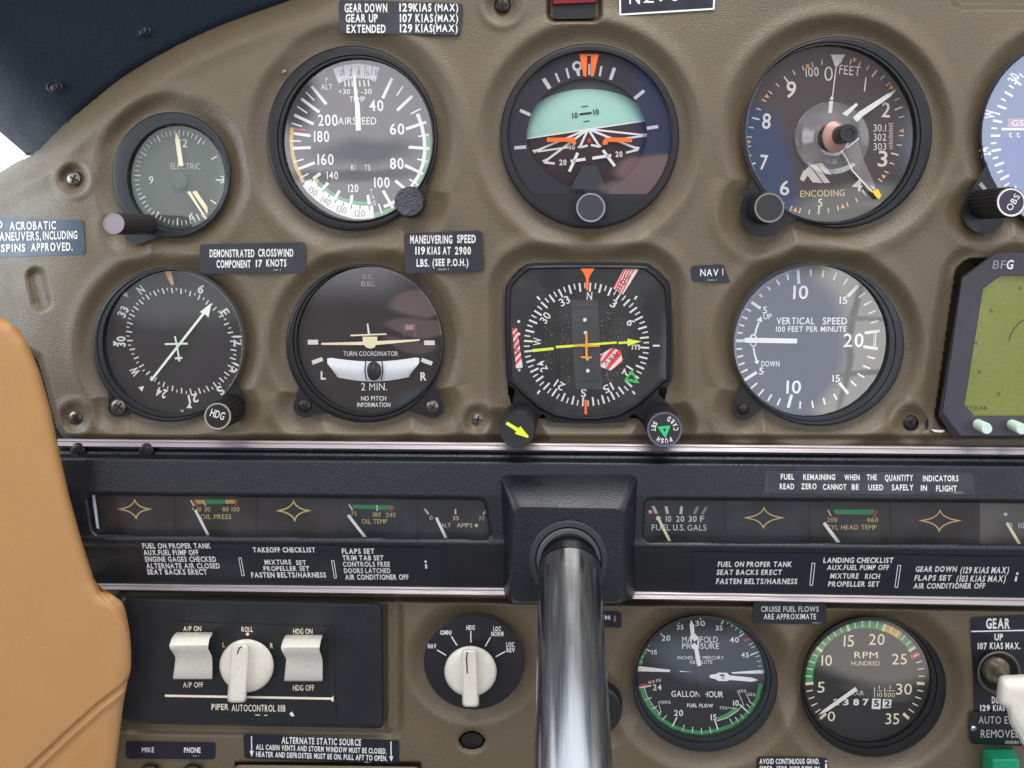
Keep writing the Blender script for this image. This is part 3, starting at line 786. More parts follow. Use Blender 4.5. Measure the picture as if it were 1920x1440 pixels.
def dome(x, y): return -28+13*max(0, 1-((x-722)/470)**2-((y-690)/440)**2)
def strip_fill(b, top, bot, n, m_, hf):
    ids = []
    for i in range(n+1):
        u = i/n; a = top(u); c = bot(u)
        ids.append([b.pv(a[0]+(c[0]-a[0])*k/m_, a[1]+(c[1]-a[1])*k/m_, hf) for k in range(m_+1)])
    for i in range(n):
        for k in range(m_): b.face((ids[i][k], ids[i][k+1], ids[i+1][k+1], ids[i+1][k]))
def hor(u): return (300+840*u, 722-124*u*840/800*.97)
def skytop(u): x = 300+840*u; return (x, 690-118-(250*math.sqrt(max(0, 1-((x-725)/425)**2))-60)*1.0*.98)
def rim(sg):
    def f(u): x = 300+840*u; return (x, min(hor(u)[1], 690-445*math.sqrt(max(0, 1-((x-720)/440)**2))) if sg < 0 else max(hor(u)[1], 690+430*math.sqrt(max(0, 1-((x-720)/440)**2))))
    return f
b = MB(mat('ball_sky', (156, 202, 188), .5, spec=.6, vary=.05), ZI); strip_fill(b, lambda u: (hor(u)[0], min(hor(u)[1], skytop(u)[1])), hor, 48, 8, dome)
b.mat(mat('ball_grey', (92, 96, 92), .7)); strip_fill(b, rim(-1), lambda u: (hor(u)[0], min(hor(u)[1], skytop(u)[1])), 48, 4, dome)  # grey part of the ball between the sky and the opening
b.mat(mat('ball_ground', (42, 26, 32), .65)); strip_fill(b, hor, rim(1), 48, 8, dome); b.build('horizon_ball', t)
hd = lambda x, y: dome(x, y)+.8
def dense(p, n=10):
    o = []
    for (x0, y0), (x1, y1) in zip(p[:-1], p[1:]):
        for k in range(n): o.append((x0+(x1-x0)*k/n, y0+(y1-y0)*k/n))
    return o+[p[-1]]
b = MB(WHITE, ZI)
b.stroke(dense([(312, 720), (1114, 599)], 24), 9, hd)
for p, w in (([(730, 655), (360, 810), (600, 778)], 13), ([(730, 655), (430, 880), (505, 888)], 15), ([(730, 655), (672, 780), (728, 766)], 15), ([(730, 655), (1125, 698), (960, 722)], 13), ([(730, 655), (1072, 792), (985, 815)], 15), ([(730, 655), (808, 775), (748, 762)], 15)): b.stroke(dense(p), w, hd)
b.segs([(660, 815, 603, 942), (612, 872, 712, 858), (830, 798, 910, 905), (758, 852, 885, 833)], 20, -13)
b.text('20', 560, 880, 48, 36, hd, wt='b'); b.text('20', 938, 825, 48, 36, hd, wt='b'); b.text('10', 622, 778, 38, 30, hd, wt='b')
b.mat(BLACKP); b.seg(672, 556, 754, 545, 14, hd); b.seg(684, 505, 728, 499, 6, hd); b.seg(697, 605, 740, 599, 6, hd)
b.text('10', 640, 563, 40, 34, hd, rot=-6, wt='b'); b.text('10', 783, 540, 40, 34, hd, rot=-6, wt='b'); b.build('horizon_markings', t)
b = MB(mat('scale_grey', (190, 192, 196), .55), ZI)
for x0, y0, x1, y1, w in ((428, 315, 472, 382, 26), (510, 278, 536, 338, 14), (583, 245, 600, 312, 14), (820, 230, 808, 298, 14), (908, 242, 880, 322, 22), (1108, 396, 1042, 450, 22), (270, 528, 340, 560, 22), (232, 782, 312, 776, 22), (1126, 650, 1202, 638, 22), (738, 215, 738, 290, 14)): b.seg(x0, y0, x1, y1, w, -7.4)
b.loft([ell(656, 230, 34, 34, -7.2, n=32), ell(656, 230, 17, 17, -7.2, n=32)]); b.poly([(645, 258), (672, 258), (676, 296), (658, 298)], -7.2)
b.build('bank_scale', t)
b = MB(ORANGE, ZI); b.poly([(672, 150), (802, 150), (768, 298), (748, 300), (748, 160), (724, 160), (718, 300), (698, 298)], -4.5); b.build('bank_pointer', t)
b = MB(ORANGE, ZI); b.prism([(452, 714), (636, 712), (650, 748), (646, 760), (626, 762), (616, 740), (452, 742)], -12, -9.5)
b.prism([(1026, 714), (846, 712), (826, 742), (828, 762), (858, 760), (866, 740), (1026, 744)], -12, -9.5); b.mat(RED); b.disc(738, 732, 12, 16, -10, 20); b.build('aircraft_symbol', t)
b = MB(BEZ, ZI); b.prism([(340, 1095), (1150, 1095), (1100, 1150), (1000, 1220), (880, 1262), (740, 1275), (600, 1262), (480, 1220), (390, 1150)], -5, 1); b.build('lower_mask', t)
b = MB(mat('mask_blue_black', (38, 42, 50), .5), ZI); b.prism([(690, 905), (790, 905), (868, 1094), (590, 1094)], -12, -8); b.build('symbol_pedestal', t)
g = [(x, y) for x, y, _ in ell(742, 695, 550, 564, 0, n=120) if y <= 1094]
i0 = max(range(len(g)), key=lambda i: 0 if i == 0 else math.dist(g[i], g[i-1])); g = g[i0:]+g[:i0]
b = MB(GLASS, ZI); b.poly(g, -2); b.build('glass', t)
knob(t, ZI, 748, 1185, 99, 0, 32, mat('knob_ai', (50, 52, 58), .5, vary=.15), 60, .02, rim=mat('knob_edge', (150, 150, 155), .35, metal=.6), cap=mat('knob_ai', (70, 72, 78), .5), capr=.99, taper=1.0)

# ---- altimeter
t = thing('altimeter', 'large altimeter with a clear plastic disc and black hub on its glass', 'altimeter', 1571, 249)
FL = (672, 707, 548, 570)
bezel(t, ZL, (741, 697, 621, 632), (690, 705, 566, 584), FL, 4, -26, groove=(700, 705, 585, 600))
dial(t, ZL, FL, -26, mat('dial_brown_black', (34, 29, 30), .7))
h = -25.4; fr = frame((658, 722), (530, -38), (45, -522))
W2 = mat('altimeter_white', (214, 206, 196), .6)
b = MB(W2, ZL)
for i in range(50):
    a = i*7.2
    if i in (0, 12): continue
    big = i % 5 == 0; b.seg(*fr(a, .985), *fr(a, .885 if big else .92), 10 if big else 7, h)
for st, x, y, w, hh, r in (('0', 680, 310, 55, 95, 0), ('1', 921, 380, 14, 90, 6), ('2', 1058, 548, 55, 95, 4), ('3', 1037, 870, 62, 100, 4), ('4', 870, 1042, 66, 80, 4), ('5', 625, 1160, 30, 52, 4), ('6', 391, 1062, 62, 92, 4), ('7', 255, 893, 52, 95, 4), ('8', 271, 622, 56, 98, 4), ('9', 432, 415, 64, 105, 8)): b.text(st, x, y, w, hh, h, rot=r, wt='l' if st in '0' else 'm')
b.text('100', 570, 298, 88, 60, h, rot=-4); b.text('FEET', 820, 288, 140, 60, h, rot=6)
for st, y in (('30.1', 667), ('302', 728), ('303', 790)): b.text(st, 1018, y, 84, 46, h, wt='r')
for i in range(16): b.seg(1080 if i % 4 else 1072, 640+i*11, 1104, 636+i*11, 3.5, h)
for p in ([(515, 945), (545, 975), (515, 1020), (490, 1005)], [(555, 915), (640, 1030), (575, 1025), (520, 950)], [(600, 905), (690, 1028), (650, 1030), (560, 912)], [(640, 900), (700, 975), (660, 970), (600, 900)]): b.poly(p, h)
b.mat(GOLD); b.text('ENCODING', 640, 1097, 292, 42, h, rot=-1.5, wt='r')
b.mat(mat('marker_amber', (226, 160, 60), .6))
for i in range(10):
    c_ = fr(18+36*i, .945); 
    if i == 0: c_ = (850, 222)
    u = (fr(18+36*i, .985), fr(18+36*i, .90)); dx, dy = u[0][0]-u[1][0], u[0][1]-u[1][1]; L = math.hypot(dx, dy); dx, dy = dx/L, dy/L
    b.poly([(c_[0]+dx*16-dy*15, c_[1]+dy*16+dx*15), (c_[0]+dx*16+dy*15, c_[1]+dy*16-dx*15), (c_[0]-dx*16, c_[1]-dy*16)], h+.1)
b.build('dial_markings', t)
b = MB(W2, ZL); b.prism([(694, 184), (790, 184), (738, 262), (722, 262)], -23, -21.6); b.seg(730, 262, 706, 460, 7, -21.7); b.poly([(686, 480), (700, 455), (714, 470), (708, 482)], -21.5); b.prism([(684, 490), (710, 488), (702, 568), (678, 570)], -23, -21.6); b.build('ten_thousand_pointer', t)
b = MB(WHITE, ZL); b.prism([(1120, 422), (1070, 440), (880, 560), (840, 600), (866, 628), (905, 590), (1085, 462)], -20, -18.4); b.build('hundred_pointer', t)
b = MB(WHITE, ZL); b.prism([(770, 572), (862, 502), (874, 515), (800, 590)], -20, -18.4); b.build('thousand_pointer', t)
pane(t, ZL, (682, 705, 560, 580), -5)
CLR = glass_mat('clear_plastic', 1.8, haze=.11)
dk = thing('plastic_bug', 'clear plastic altitude reminder disc with yellow tipped arm on the altimeter glass', 'altitude bug', 1560, 258, 4)
b = MB(CLR, ZL); b.rings([(702, 735, 246, 242, -3), (702, 735, 246, 242, 3), (702, 735, 238, 234, 5), (702, 735, 170, 165, 6), (706, 735, 150, 145, 9), (706, 735, 100, 95, 10)], 80)
b.build('clear_disc', dk)
b = MB(CLR, ZL); b.prism([(715, 770), (775, 830), (835, 930), (965, 1095), (1005, 1090), (905, 860), (872, 740)], 2, 5); b.build('clear_arm', dk)
b = MB(mat('clear_edge', (215, 212, 208), .25), ZL); b.stroke([(730, 785), (770, 825), (800, 870), (835, 945), (968, 1090)], 9, 5.4); b.seg(800, 800, 880, 735, 9, 6); b.build('arm_edge', dk)
b = MB(mat('bug_yellow', (240, 200, 30), .45), ZL); b.prism([(966, 1085), (1005, 1068), (1028, 1112), (1012, 1136), (990, 1118)], 2, 8); b.mat(BLACKP); b.poly([(915, 1090), (935, 1082), (965, 1115), (945, 1130)], -22); b.build('bug_tip', dk)
b = MB(mat('bug_copper', (176, 134, 122), .4, metal=.3), ZL); b.rings([(715, 730, 82, 108, -2), (722, 727, 80, 104, 12), (735, 722, 62, 84, 16), (748, 718, 40, 58, 18)], 48); b.build('copper_washer', dk)
b = MB(KNOB, ZL); b.rings([(742, 718, 40, 60, 12), (765, 712, 62, 62, 26), (812, 702, 62, 62, 58), (815, 702, 58, 58, 61), (818, 701, 32, 32, 61), (819, 701, 30, 30, 59)], 48, True); b.build('hub', dk)
ear(t, ZL, (420, 1010), 160, (260, 1215), 165, -14, 1)
knob(t, ZL, 290, 1192, 101, 2, 52, KNOB, 30, .03, rim=mat('knob_rim_dull', (128, 128, 118), .4, metal=.6), cap=mat('knob_cap_dark', (40, 41, 43), .6), capr=.97, taper=1.08)
b = MB(BEZ, ZL); b.disc(132, 1092, 26, 32, 2, 24); b.mat(DARK); b.stroke([(112, 1068), (140, 1062), (158, 1085), (150, 1118), (130, 1126)], 5, 2.4); b.build('screw', t)
b = MB(DULL, ZL); b.poly([(1095, 1172), (1160, 1112), (1164, 1122), (1108, 1176)], 0); b.build('paint_chip', t)

# ---- directional gyro (heading indicator)
t = thing('heading_indicator', 'round compass card instrument with a pale green diagonal needle and HDG knob', 'heading indicator', 316, 647)
FD = (757, 645, 524, 532)
bezel(t, ZD, (707, 665, 574, 580), (745, 650, 535, 542), FD, 3, -20, BEZG, groove=(725, 655, 555, 560))
dial(t, ZD, FD, -20, mat('dial_plum_black', (29, 22, 24), .7))
fr = frame((800, 637), (408, 10), (-67, -400)); h = -19.4
b = MB(WHITE, ZD)
for i in range(72):
    a = i*5-31
    if -10 < a-90+42 < 1: pass
    big = i % 2 == 0; b.seg(*fr(a, 1.0), *fr(a, .895 if big else .945), 9 if big else 7, h)
for st, a in (('N', 0), ('6', 60), ('E', 90), ('12', 120), ('15', 150), ('S', 180), ('21', 210), ('24', 240), ('W', 270), ('30', 300), ('33', 330)):
    rel = a-32; x, y = fr(rel, 1.05 if st in ('12', '15', 'E') else 1.08 if st in ('S', '21') else 1.115); x2, y2 = fr(rel, 1.25); rot = math.degrees(math.atan2(x2-x, -(y2-y)))
    b.text(st, x, y, 78 if len(st) == 2 else (60 if st == 'W' else 44), 62, h, rot=rot, wt='b')
for x, y, a in ((385, 293, 135), (305, 655, 90), (503, 990, 50), (860, 1125, 0), (1178, 980, -45)):
    s_, c_ = math.sin(R(a)), -math.cos(R(a)); b.poly([(x+s_*24, y+c_*24), (x-s_*16-c_*22, y-c_*16+s_*22), (x-s_*16+c_*22, y-c_*16-s_*22)], h)
b.text('v', 806, 1158, 26, 30, -10)
b.build('card_markings', t)
G2_ = mat('needle_mint', (236, 246, 226), .55)
b = MB(G2_, ZD); b.stroke([(572, 934), (985, 408)], 18, -15); b.prism([(1026, 352), (1004, 462), (982, 440), (938, 420)], -16, -14.6); b.build('heading_bug_needle', t)
b = MB(mat('symbol_mint', (216, 234, 216), .55), ZD); b.stroke([(752, 602), (770, 690), (786, 790)], 13, -9); b.stroke([(676, 661), (848, 657)], 14, -9); b.stroke([(752, 768), (808, 764)], 14, -9); b.build('aircraft_symbol', t)
b = MB(mat('lubber_orange', (190, 146, 92), .5), ZD); b.prism([(672, 112), (722, 114), (744, 205), (738, 222), (722, 215)], -14, -10); b.build('lubber_line', t)
pane(t, ZD, (748, 650, 530, 538), -5)
ear(t, ZD, (400, 1000), 120, (325, 1130), 76, -14, 1); screw(140+328/4, 480+1132/4, 15, 2, t, STEEL, 35)
b = MB(BLACKP, ZD); b.text('KING', 802, 1220, 88, 32, 1.5, rot=3, wt='r'); b.build('maker_lettering', t)
ear(t, ZD, (1100, 1020), 130, (1180, 1120), 100, -14, 1)
k = knob(t, ZD, 1072, 1202, 108, 2, 64, KNOB, 18, .07, rim=mat('knob_rim_gold', (158, 148, 130), .4), cap=KNOB, capr=.93, taper=1.05)
b = MB(WHITE, ZD); b.text('HDG', 1072, 1188, 108, 56, 66, rot=18, wt='m'); b.build('knob_lettering', k)

# ---- turn coordinator
t = thing('turn_coordinator', 'turn coordinator with small cream aeroplane and white inclinometer tube', 'turn coordinator', 685, 644)
FT = (738, 668, 534, 542)
bezel(t, ZT, (700, 695, 594, 595), (733, 672, 545, 552), FT, 3, -18, groove=(722, 680, 562, 566))
dial(t, ZT, FT, -18, mat('dial_plum_black', (29, 22, 24), .7)); h = -17.4
b = MB(DULL, ZT); b.text('D.C.', 720, 195, 76, 32, h, wt='m'); b.text('ELEC.', 722, 248, 104, 34, h, wt='m')
b.mat(WHITE); b.text('TURN COORDINATOR', 740, 772, 408, 34, h, wt='r'); b.text('2 MIN.', 765, 1020, 192, 54, h); b.text('NO PITCH', 762, 1108, 188, 32, h, wt='m'); b.text('INFORMATION', 763, 1156, 252, 32, h, wt='m')
b.text('L', 384, 935, 38, 58, h, wt='b'); b.text('R', 1136, 943, 46, 58, h, wt='b')
b.poly([(268, 668), (345, 668), (347, 704), (270, 704)], h); b.poly([(1140, 674), (1220, 674), (1222, 708), (1142, 708)], h); b.poly([(296, 826), (374, 798), (384, 826), (306, 856)], h); b.poly([(1126, 804), (1206, 832), (1196, 862), (1116, 832)], h)
b.build('dial_markings', t)
b = MB(CREAM, ZT); b.prism([(370, 692), (690, 682), (690, 708), (370, 706)], -13, -10.5); b.prism([(780, 678), (1107, 664), (1107, 676), (780, 708)], -13, -10.5)
b.prism([(678, 645), (790, 645), (788, 690), (770, 725), (738, 735), (705, 725), (682, 695)], -12, -10); b.prism([(590, 630), (858, 620), (858, 631), (590, 642)], -13, -10); b.prism([(711, 546), (721, 545), (735, 625), (719, 626)], -13, -10); b.build('miniature_aeroplane', t)
TUBEW = mat('inclinometer_white', (222, 224, 228), .3, spec=.6)
b = MB(TUBEW, ZT); n = 24; rows = []
top = lambda u: (414+690*u, 800+34*math.sin(math.pi*u)**.9-2*u+6)
for k in range(9):
    v = k/8; r_ = []
    for i in range(n+1):
        u = i/n; x0, y0 = top(u); x = x0; inset = 55*max(0, v-.35)/.65
        x = 760+(x0-760)*(1-inset/350*1.0); y = y0-8+(146+4*math.sin(math.pi*u))*v
        if i in (0, n): y = y0+8+(y-y0)*.72
        r_.append((x, y, -17+5*math.sin(math.pi*(v*.9+.05))))
    rows.append(r_)
b.loft(rows, closed=False); b.build('inclinometer_tube', t, 60)
b = MB(mat('ball_black', (14, 14, 18), .3, spec=.5), ZT); b.rings([(764, 902, 56, 74, -14), (764, 902, 54, 72, -8), (764, 902, 36, 48, -5), (764, 902, 12, 16, -4.5)], 36, True); b.build('slip_ball', t)
b = MB(BLACKP, ZT); b.stroke([(704, 826), (696, 900), (710, 974)], 9, -8); b.stroke([(824, 826), (832, 900), (820, 974)], 9, -8); b.mat(TUBEW); b.stroke([(716, 826), (708, 900), (722, 974)], 5, -7.5); b.build('centre_lines', t)
b = MB(mat('warning_flag', (84, 50, 48), .6), ZT); b.poly([(984, 548), (1080, 548), (1082, 660), (1074, 660), (1070, 600), (996, 600), (994, 660), (986, 660)], -16); b.mat(mat('flag_pale', (150, 112, 106), .6)); b.poly([(1002, 558), (1062, 558), (1060, 594), (1002, 594)], -15.6); b.build('off_flag', t)
pane(t, ZT, (735, 670, 540, 548), -4)
for cx, cy, c0 in ((245, 1165, (420, 1010)), (1205, 1172, (1010, 1010))):
    ear(t, ZT, c0, 130, (cx, cy), 84, -14, 0); screw(510+cx/4, 470+cy/4, 12.5, 1, t, STEELD if cx < 500 else STEEL, 30)

# ---- horizontal situation indicator
t = thing('horizontal_situation_indicator', 'square black compass instrument with lime course arrow and red striped flags', 'navigation indicator', 1101, 640)
body = [(340, 85), (1040, 85), (1150, 112), (1240, 190), (1282, 300), (1290, 900), (1200, 975), (1190, 1080), (1100, 1150), (1000, 1165), (930, 1222), (450, 1222), (380, 1165), (290, 1150), (160, 1080), (175, 985), (112, 900), (98, 330), (140, 210), (230, 120)]
face = [(345, 125), (1020, 125), (1120, 150), (1200, 220), (1248, 330), (1250, 860), (1215, 925), (905, 1160), (460, 1160), (180, 945), (145, 860), (135, 330), (175, 220), (250, 150)]
inn = smooth_loop(face, 3)
bd = smooth_loop(body, 3)
HB = mat('hsi_black', (17, 18, 20), .45, spec=.4, vary=.15)
b = MB(HB, ZH); b.prism(bd, -18, -2); b.build('mounting_flange', t, 30)
b = MB(HB, ZH)
k_ = lambda s_, dx=0, dy=0: [(692+(x-692)*s_+dx, 650+(y-650)*s_+dy) for x, y in inn]
b.loft([[(*p, -3) for p in k_(1.045)], [(*p, 4) for p in k_(1.035)], [(*p, 6) for p in k_(1.01)], [(*p, 5) for p in k_(.995)], [(*p, -3) for p in k_(.985)]]); b.poly(k_(.986), -3)
b.build('case', t, 30)
CH = (681, 666); fr = frame(CH, (452, 2), (4, -446))
b = MB(BLACKP, ZH); b.rings([(681, 666, 470, 464, -2.8), (681, 666, 466, 460, -1.6), (681, 666, 458, 452, -1.6), (681, 666, 456, 450, -2.4)], 96); b.mat(mat('card_black', (16, 15, 20), .55)); b.disc(681, 666, 458, 452, -2.5, 96); b.build('card_ring', t)
b = MB(WHITE, ZH); h = -1.0
for i in range(72):
    a = i*5+3; big = i % 2 == 0; b.seg(*fr(a, .985), *fr(a, .845 if big else .895), 13 if big else 9, h)
for i, st in enumerate(('N', '3', '6', 'E', '12', '15', 'S', '21', '24', 'W', '30', '33')):
    a = i*30+3; x, y = fr(a, .775); b.text(st, x, y, 74 if len(st) == 2 else (54 if st == 'W' else 38), 54, h, rot=a, wt='m')
b.segs([(330, 325, 350, 350), (1040, 322, 1022, 345), (332, 1018, 350, 992), (1025, 1020, 1008, 998), (1152, 675, 1200, 675)], 13, h)
for x, y in ((199, 503), (201, 592), (203, 847)): b.disc(x, y, 10, 11, h-.4, 16)
b.build('card_markings', t)
b = MB(mat('card_speckled', (40, 37, 31), .7, vary=.6, bump=(2500, .0001)), ZH); b.disc(680, 660, 330, 325, -2.2, 72); b.mat(mat('gold_speckle', (150, 128, 86), .5))
for i in range(520):
    a_ = random.uniform(-math.pi, math.pi); q_ = 318*math.sqrt(random.random()); x, y = 680+q_*math.cos(a_), 660+q_*math.sin(a_)
    if abs(x-672) > 108 and not (440 < x < 500) and (random.random() < .75 or y > 760): d_ = random.uniform(2.0, 4.2); b.poly([(x, y-d_), (x+d_, y), (x, y+d_), (x-d_, y)], -1.7)
b.build('inner_card', t)
b = MB(mat('bar_charcoal', (50, 52, 54), .5), ZH); b.prism([(572, 350), (762, 350), (778, 660), (795, 985), (605, 985), (578, 660)], -2.1, -.6)
b.mat(mat('bar_edge', (36, 37, 38), .5)); b.poly([(575, 398), (762, 398), (762, 412), (575, 412)], -.2); b.poly([(600, 925), (790, 915), (790, 930), (602, 938)], -.2); b.build('centre_bar', t)
b = MB(DARK, ZH); b.prism([(446, 450), (466, 440), (478, 455), (498, 890), (486, 905), (470, 890)], -2, 0); b.build('deviation_slot', t)
b = MB(WHITE, ZH)
for x, y in ((669, 491), (674, 584), (686, 768), (690, 853)): b.disc(x, y, 13, 14, .9, 20)
b.build('deviation_dots', t)
b = MB(LIME, ZH); b.prism([(296, 700), (446, 686), (449, 704), (298, 720)], 0, 3); b.prism([(462, 676), (895, 645), (897, 660), (464, 694)], 1.2, 3.2); b.prism([(907, 648), (970, 644), (972, 626), (1072, 644), (974, 678), (972, 660), (908, 664)], 0, 3); b.build('course_needle', t)
AMB = mat('symbol_amber', (240, 160, 40), .5)
b = MB(AMB, ZH); b.prism([(673, 580), (687, 580), (690, 752), (718, 752), (718, 764), (690, 764), (690, 772), (674, 772), (674, 764), (641, 762), (641, 750), (674, 750)], 3, 5.5); b.poly([(585, 668), (676, 662), (776, 674), (776, 682), (676, 684), (585, 676)], 3.6); b.build('aircraft_symbol', t)
b = MB(ORANGE, ZH); b.prism([(636, 125), (740, 125), (712, 165), (697, 200), (694, 282), (678, 282), (676, 200), (664, 165)], 1, 4); b.build('lubber_line', t)
b = MB(ORANGE, ZH); b.prism([(667, 1060), (682, 1060), (684, 1162), (667, 1162)], 1, 4); b.build('lubber_line', t)
REDS = mat('flag_red', (236, 48, 50), .5)
def flag(name, quad, st, tp, hh, n=5):
    b = MB(WHITE, ZH); b.prism(quad, hh-2, hh); b.mat(REDS)
    a, c, d, e = quad
    L = lambda p, q, u: (p[0]+(q[0]-p[0])*u, p[1]+(q[1]-p[1])*u)
    for i in range(n):
        u0, u1 = i/n, (i+.55)/n; sk = .9/n
        p = [L(a, e, u0), L(c, d, max(0, u0-sk)), L(c, d, max(0, u1-sk)), L(a, e, u1)]; b.poly(p, hh+.2)
    b.mat(BLACKP)
    for s_, x, y, w, r in tp: b.text(s_, x, y, w, 38, hh+.5, rot=r, wt='r')
    return b.build(name, t)
flag('heading_flag', [(868, 268), (948, 125), (1056, 125), (940, 312)], 'HDG', (('H', 912, 265, 30, -62), ('D', 942, 222, 32, -62), ('G', 966, 185, 32, -62)), 2)
flag('glideslope_flag', [(153, 552), (188, 550), (228, 830), (180, 836)], 'GS', (('G', 181, 665, 26, 0), ('S', 187, 720, 26, 0)), 2, 6)
b = MB(WHITE, ZH); hx = [(862, 690), (925, 712), (938, 790), (850, 852), (782, 825), (780, 738)]; b.prism(hx, 0, 2); b.mat(REDS)
for p in ([(862, 690), (888, 698), (790, 810), (781, 790)], [(905, 705), (925, 712), (930, 740), (836, 846), (815, 838)], [(781, 745), (805, 726), (790, 760), (781, 772)], [(936, 775), (938, 790), (880, 832), (870, 838)]): b.poly(p, 2.2)
b.mat(BLACKP)
for c_, x, y, r in (('N', 886, 740, 150), ('A', 852, 768, 145), ('V', 822, 796, 140)): b.text(c_, x, y, 32, 34, 2.5, rot=r)
b.build('nav_flag', t)
b = MB(mat('bug_green', (40, 190, 70), .5), ZH); b.stroke([(1003, 862), (958, 915), (1044, 932)], 15, 1.5, closed=True); b.build('heading_bug', t)
b = MB(DARK, ZH); b.poly([(148, 405), (230, 405), (232, 440), (232, 940), (180, 930), (160, 890), (145, 430)], -2.6); b.build('glideslope_slot', t)
b = MB(DARK, ZH); b.seg(180, 240, 235, 285, 24, -2.4); b.build('case_notch', t)
b = MB(DARK, ZH); b.stroke([(1040, 250), (1065, 212), (1110, 202), (1150, 225), (1164, 265), (1145, 308), (1100, 326), (1058, 306), (1038, 272)], 4, -2.4, closed=True); b.build('light_sensor_rim', t)
b = MB(GLASSW, ZH); b.poly(k_(.99), 9 - 3); b.build('glass', t)
ear(t, ZH, (330, 1020), 110, (200, 1200), 105, -14, -3, HB, (692, 640, 540, 520)); ear(t, ZH, (1040, 1020), 110, (1215, 1190), 105, -14, -3, HB, (692, 640, 540, 520))
k = knob(t, ZH, 188, 1270, 132, -2, 66, KNOB, 46, .035, cap=mat('knob_cap_dark2', (36, 37, 40), .5), capr=.95, taper=1.02)
b = MB(LIME, ZH); b.poly([(118, 1214), (200, 1262), (210, 1246), (272, 1320), (262, 1330), (172, 1300), (182, 1284), (106, 1232)], 68); b.build('knob_arrow', k)
k = knob(t, ZH, 1236, 1270, 128, -2, 66, KNOB, 46, .035, cap=mat('knob_cap_dark2', (36, 37, 40), .5), rim=mat('knob_rim_violet', (96, 88, 110), .4), capr=.97, taper=1.02)
b = MB(WHITE, ZH)
def arctext(b, st, c, r, a0, a1, ht, h, flip=False, wt='b'):
    for i, ch in enumerate(st):
        a = a0+(a1-a0)*i/(len(st)-1); x, y = c[0]+r*math.sin(R(a)), c[1]-r*math.cos(R(a))
        b.text(ch, x, y, ht*(.62 if ch != 'M' else .8), ht, h, rot=a if not flip else a+180, wt=wt)
arctext(b, 'PUSH', (1236, 1270), 82, 150, 212, 32, 68); arctext(b, 'CARD', (1236, 1270), 80, 88, 22, 34, 68, True)
arctext(b, 'SET', (1236, 1270), 80, 303, 268, 30, 68, True)
b.mat(mat('triangle_green', (40, 200, 120), .5)); b.stroke([(1203, 1258), (1262, 1252), (1240, 1312)], 20, 68, closed=True); b.build('knob_lettering', k)

# ---- vertical speed indicator
t = thing('vertical_speed_indicator', 'vertical speed indicator with its white needle resting level at zero', 'vertical speed indicator', 1534, 648)
FVS = (710, 670, 572, 560)
bezel(t, ZV, (776, 706, 646, 610), (722, 676, 588, 575), FVS, 5, -22, mat('bezel_green_black', (36, 42, 45), .45, vary=.2), groove=(745, 690, 612, 592))
dial(t, ZV, FVS, -22, DIALN); h = -21.4
b = MB(WHITE, ZV)
b.segs([(625, 145, 632, 248), (1080, 258, 998, 343), (275, 385, 345, 434), (225, 970, 315, 912), (578, 1080, 550, 1178), (935, 990, 1000, 1072), (1125, 617, 1240, 602), (1115, 720, 1225, 735), (150, 675, 215, 677)], 22, h)
b.segs([(720, 140, 722, 192), (820, 145, 808, 198), (913, 168, 890, 220), (1000, 207, 965, 255), (1130, 315, 1080, 352), (1178, 378, 1120, 410), (1210, 448, 1155, 473), (1230, 525, 1172, 542), (1145, 795, 1205, 810), (1112, 862, 1168, 885), (1072, 922, 1122, 950), (1022, 978, 1063, 1015), (893, 1075, 917, 1117), (815, 1105, 828, 1155), (730, 1125, 738, 1180), (642, 1130, 640, 1185), (492, 1108, 470, 1160), (428, 1078, 398, 1127), (368, 1040, 330, 1085), (318, 993, 272, 1033), (247, 890, 190, 918), (225, 840, 170, 862), (213, 787, 153, 803), (205, 735, 148, 740), (210, 618, 155, 613), (222, 565, 172, 550), (245, 512, 193, 490), (272, 455, 232, 435), (335, 325, 357, 348), (395, 268, 418, 297), (465, 218, 485, 257), (543, 172, 553, 222)], 13, h)
for st, x, y, w, hh in (('10', 642, 312, 118, 98), ('10', 590, 1023, 116, 94), ('15', 965, 372, 62, 52), ('15', 910, 958, 60, 50), ('5', 378, 445, 32, 50), ('5', 350, 903, 34, 50), ('UP', 397, 493, 62, 40), ('DOWN', 418, 848, 138, 40), ('20', 1042, 672, 150, 98), ('100 FEET PER MINUTE', 723, 588, 530, 40), ('VERTICAL', 607, 527, 285, 50), ('SPEED', 902, 527, 182, 50)): b.text(st, x, y, w, hh, h, wt='m' if hh > 60 else 'm', lean=.04)
b.seg(1209, 612, 1203, 728, 9, h); b.seg(1195, 612, 1189, 728, 3, h)
b.stroke([(304, 628), (312, 590), (332, 535)], 13, h); b.poly([(350, 492), (356, 538), (314, 522)], h); b.stroke([(292, 728), (298, 770), (316, 830)], 13, h); b.poly([(322, 852), (294, 832), (336, 822)], h)
b.stroke([(x, y) for x, y, _ in ell(290, 674, 24, 44, 0, n=24)], 11, h, closed=True); b.build('dial_markings', t)
b = MB(WHITE, ZV); b.prism([(204, 672), (235, 652), (620, 660), (616, 696), (232, 690)], -17, -15); b.build('needle', t)
b = MB(DIALN, ZV); b.prism([(618, 658), (700, 640), (740, 678), (700, 715), (616, 696)], -17, -15.2); b.build('needle_hub', t)
pane(t, ZV, (716, 673, 580, 568), -5)
ear(t, ZV, (330, 1040), 120, (215, 1190), 84, -16, -1); screw(1340+215/4, 470+1190/4, 11, 0, t, STEELD, 10, True)

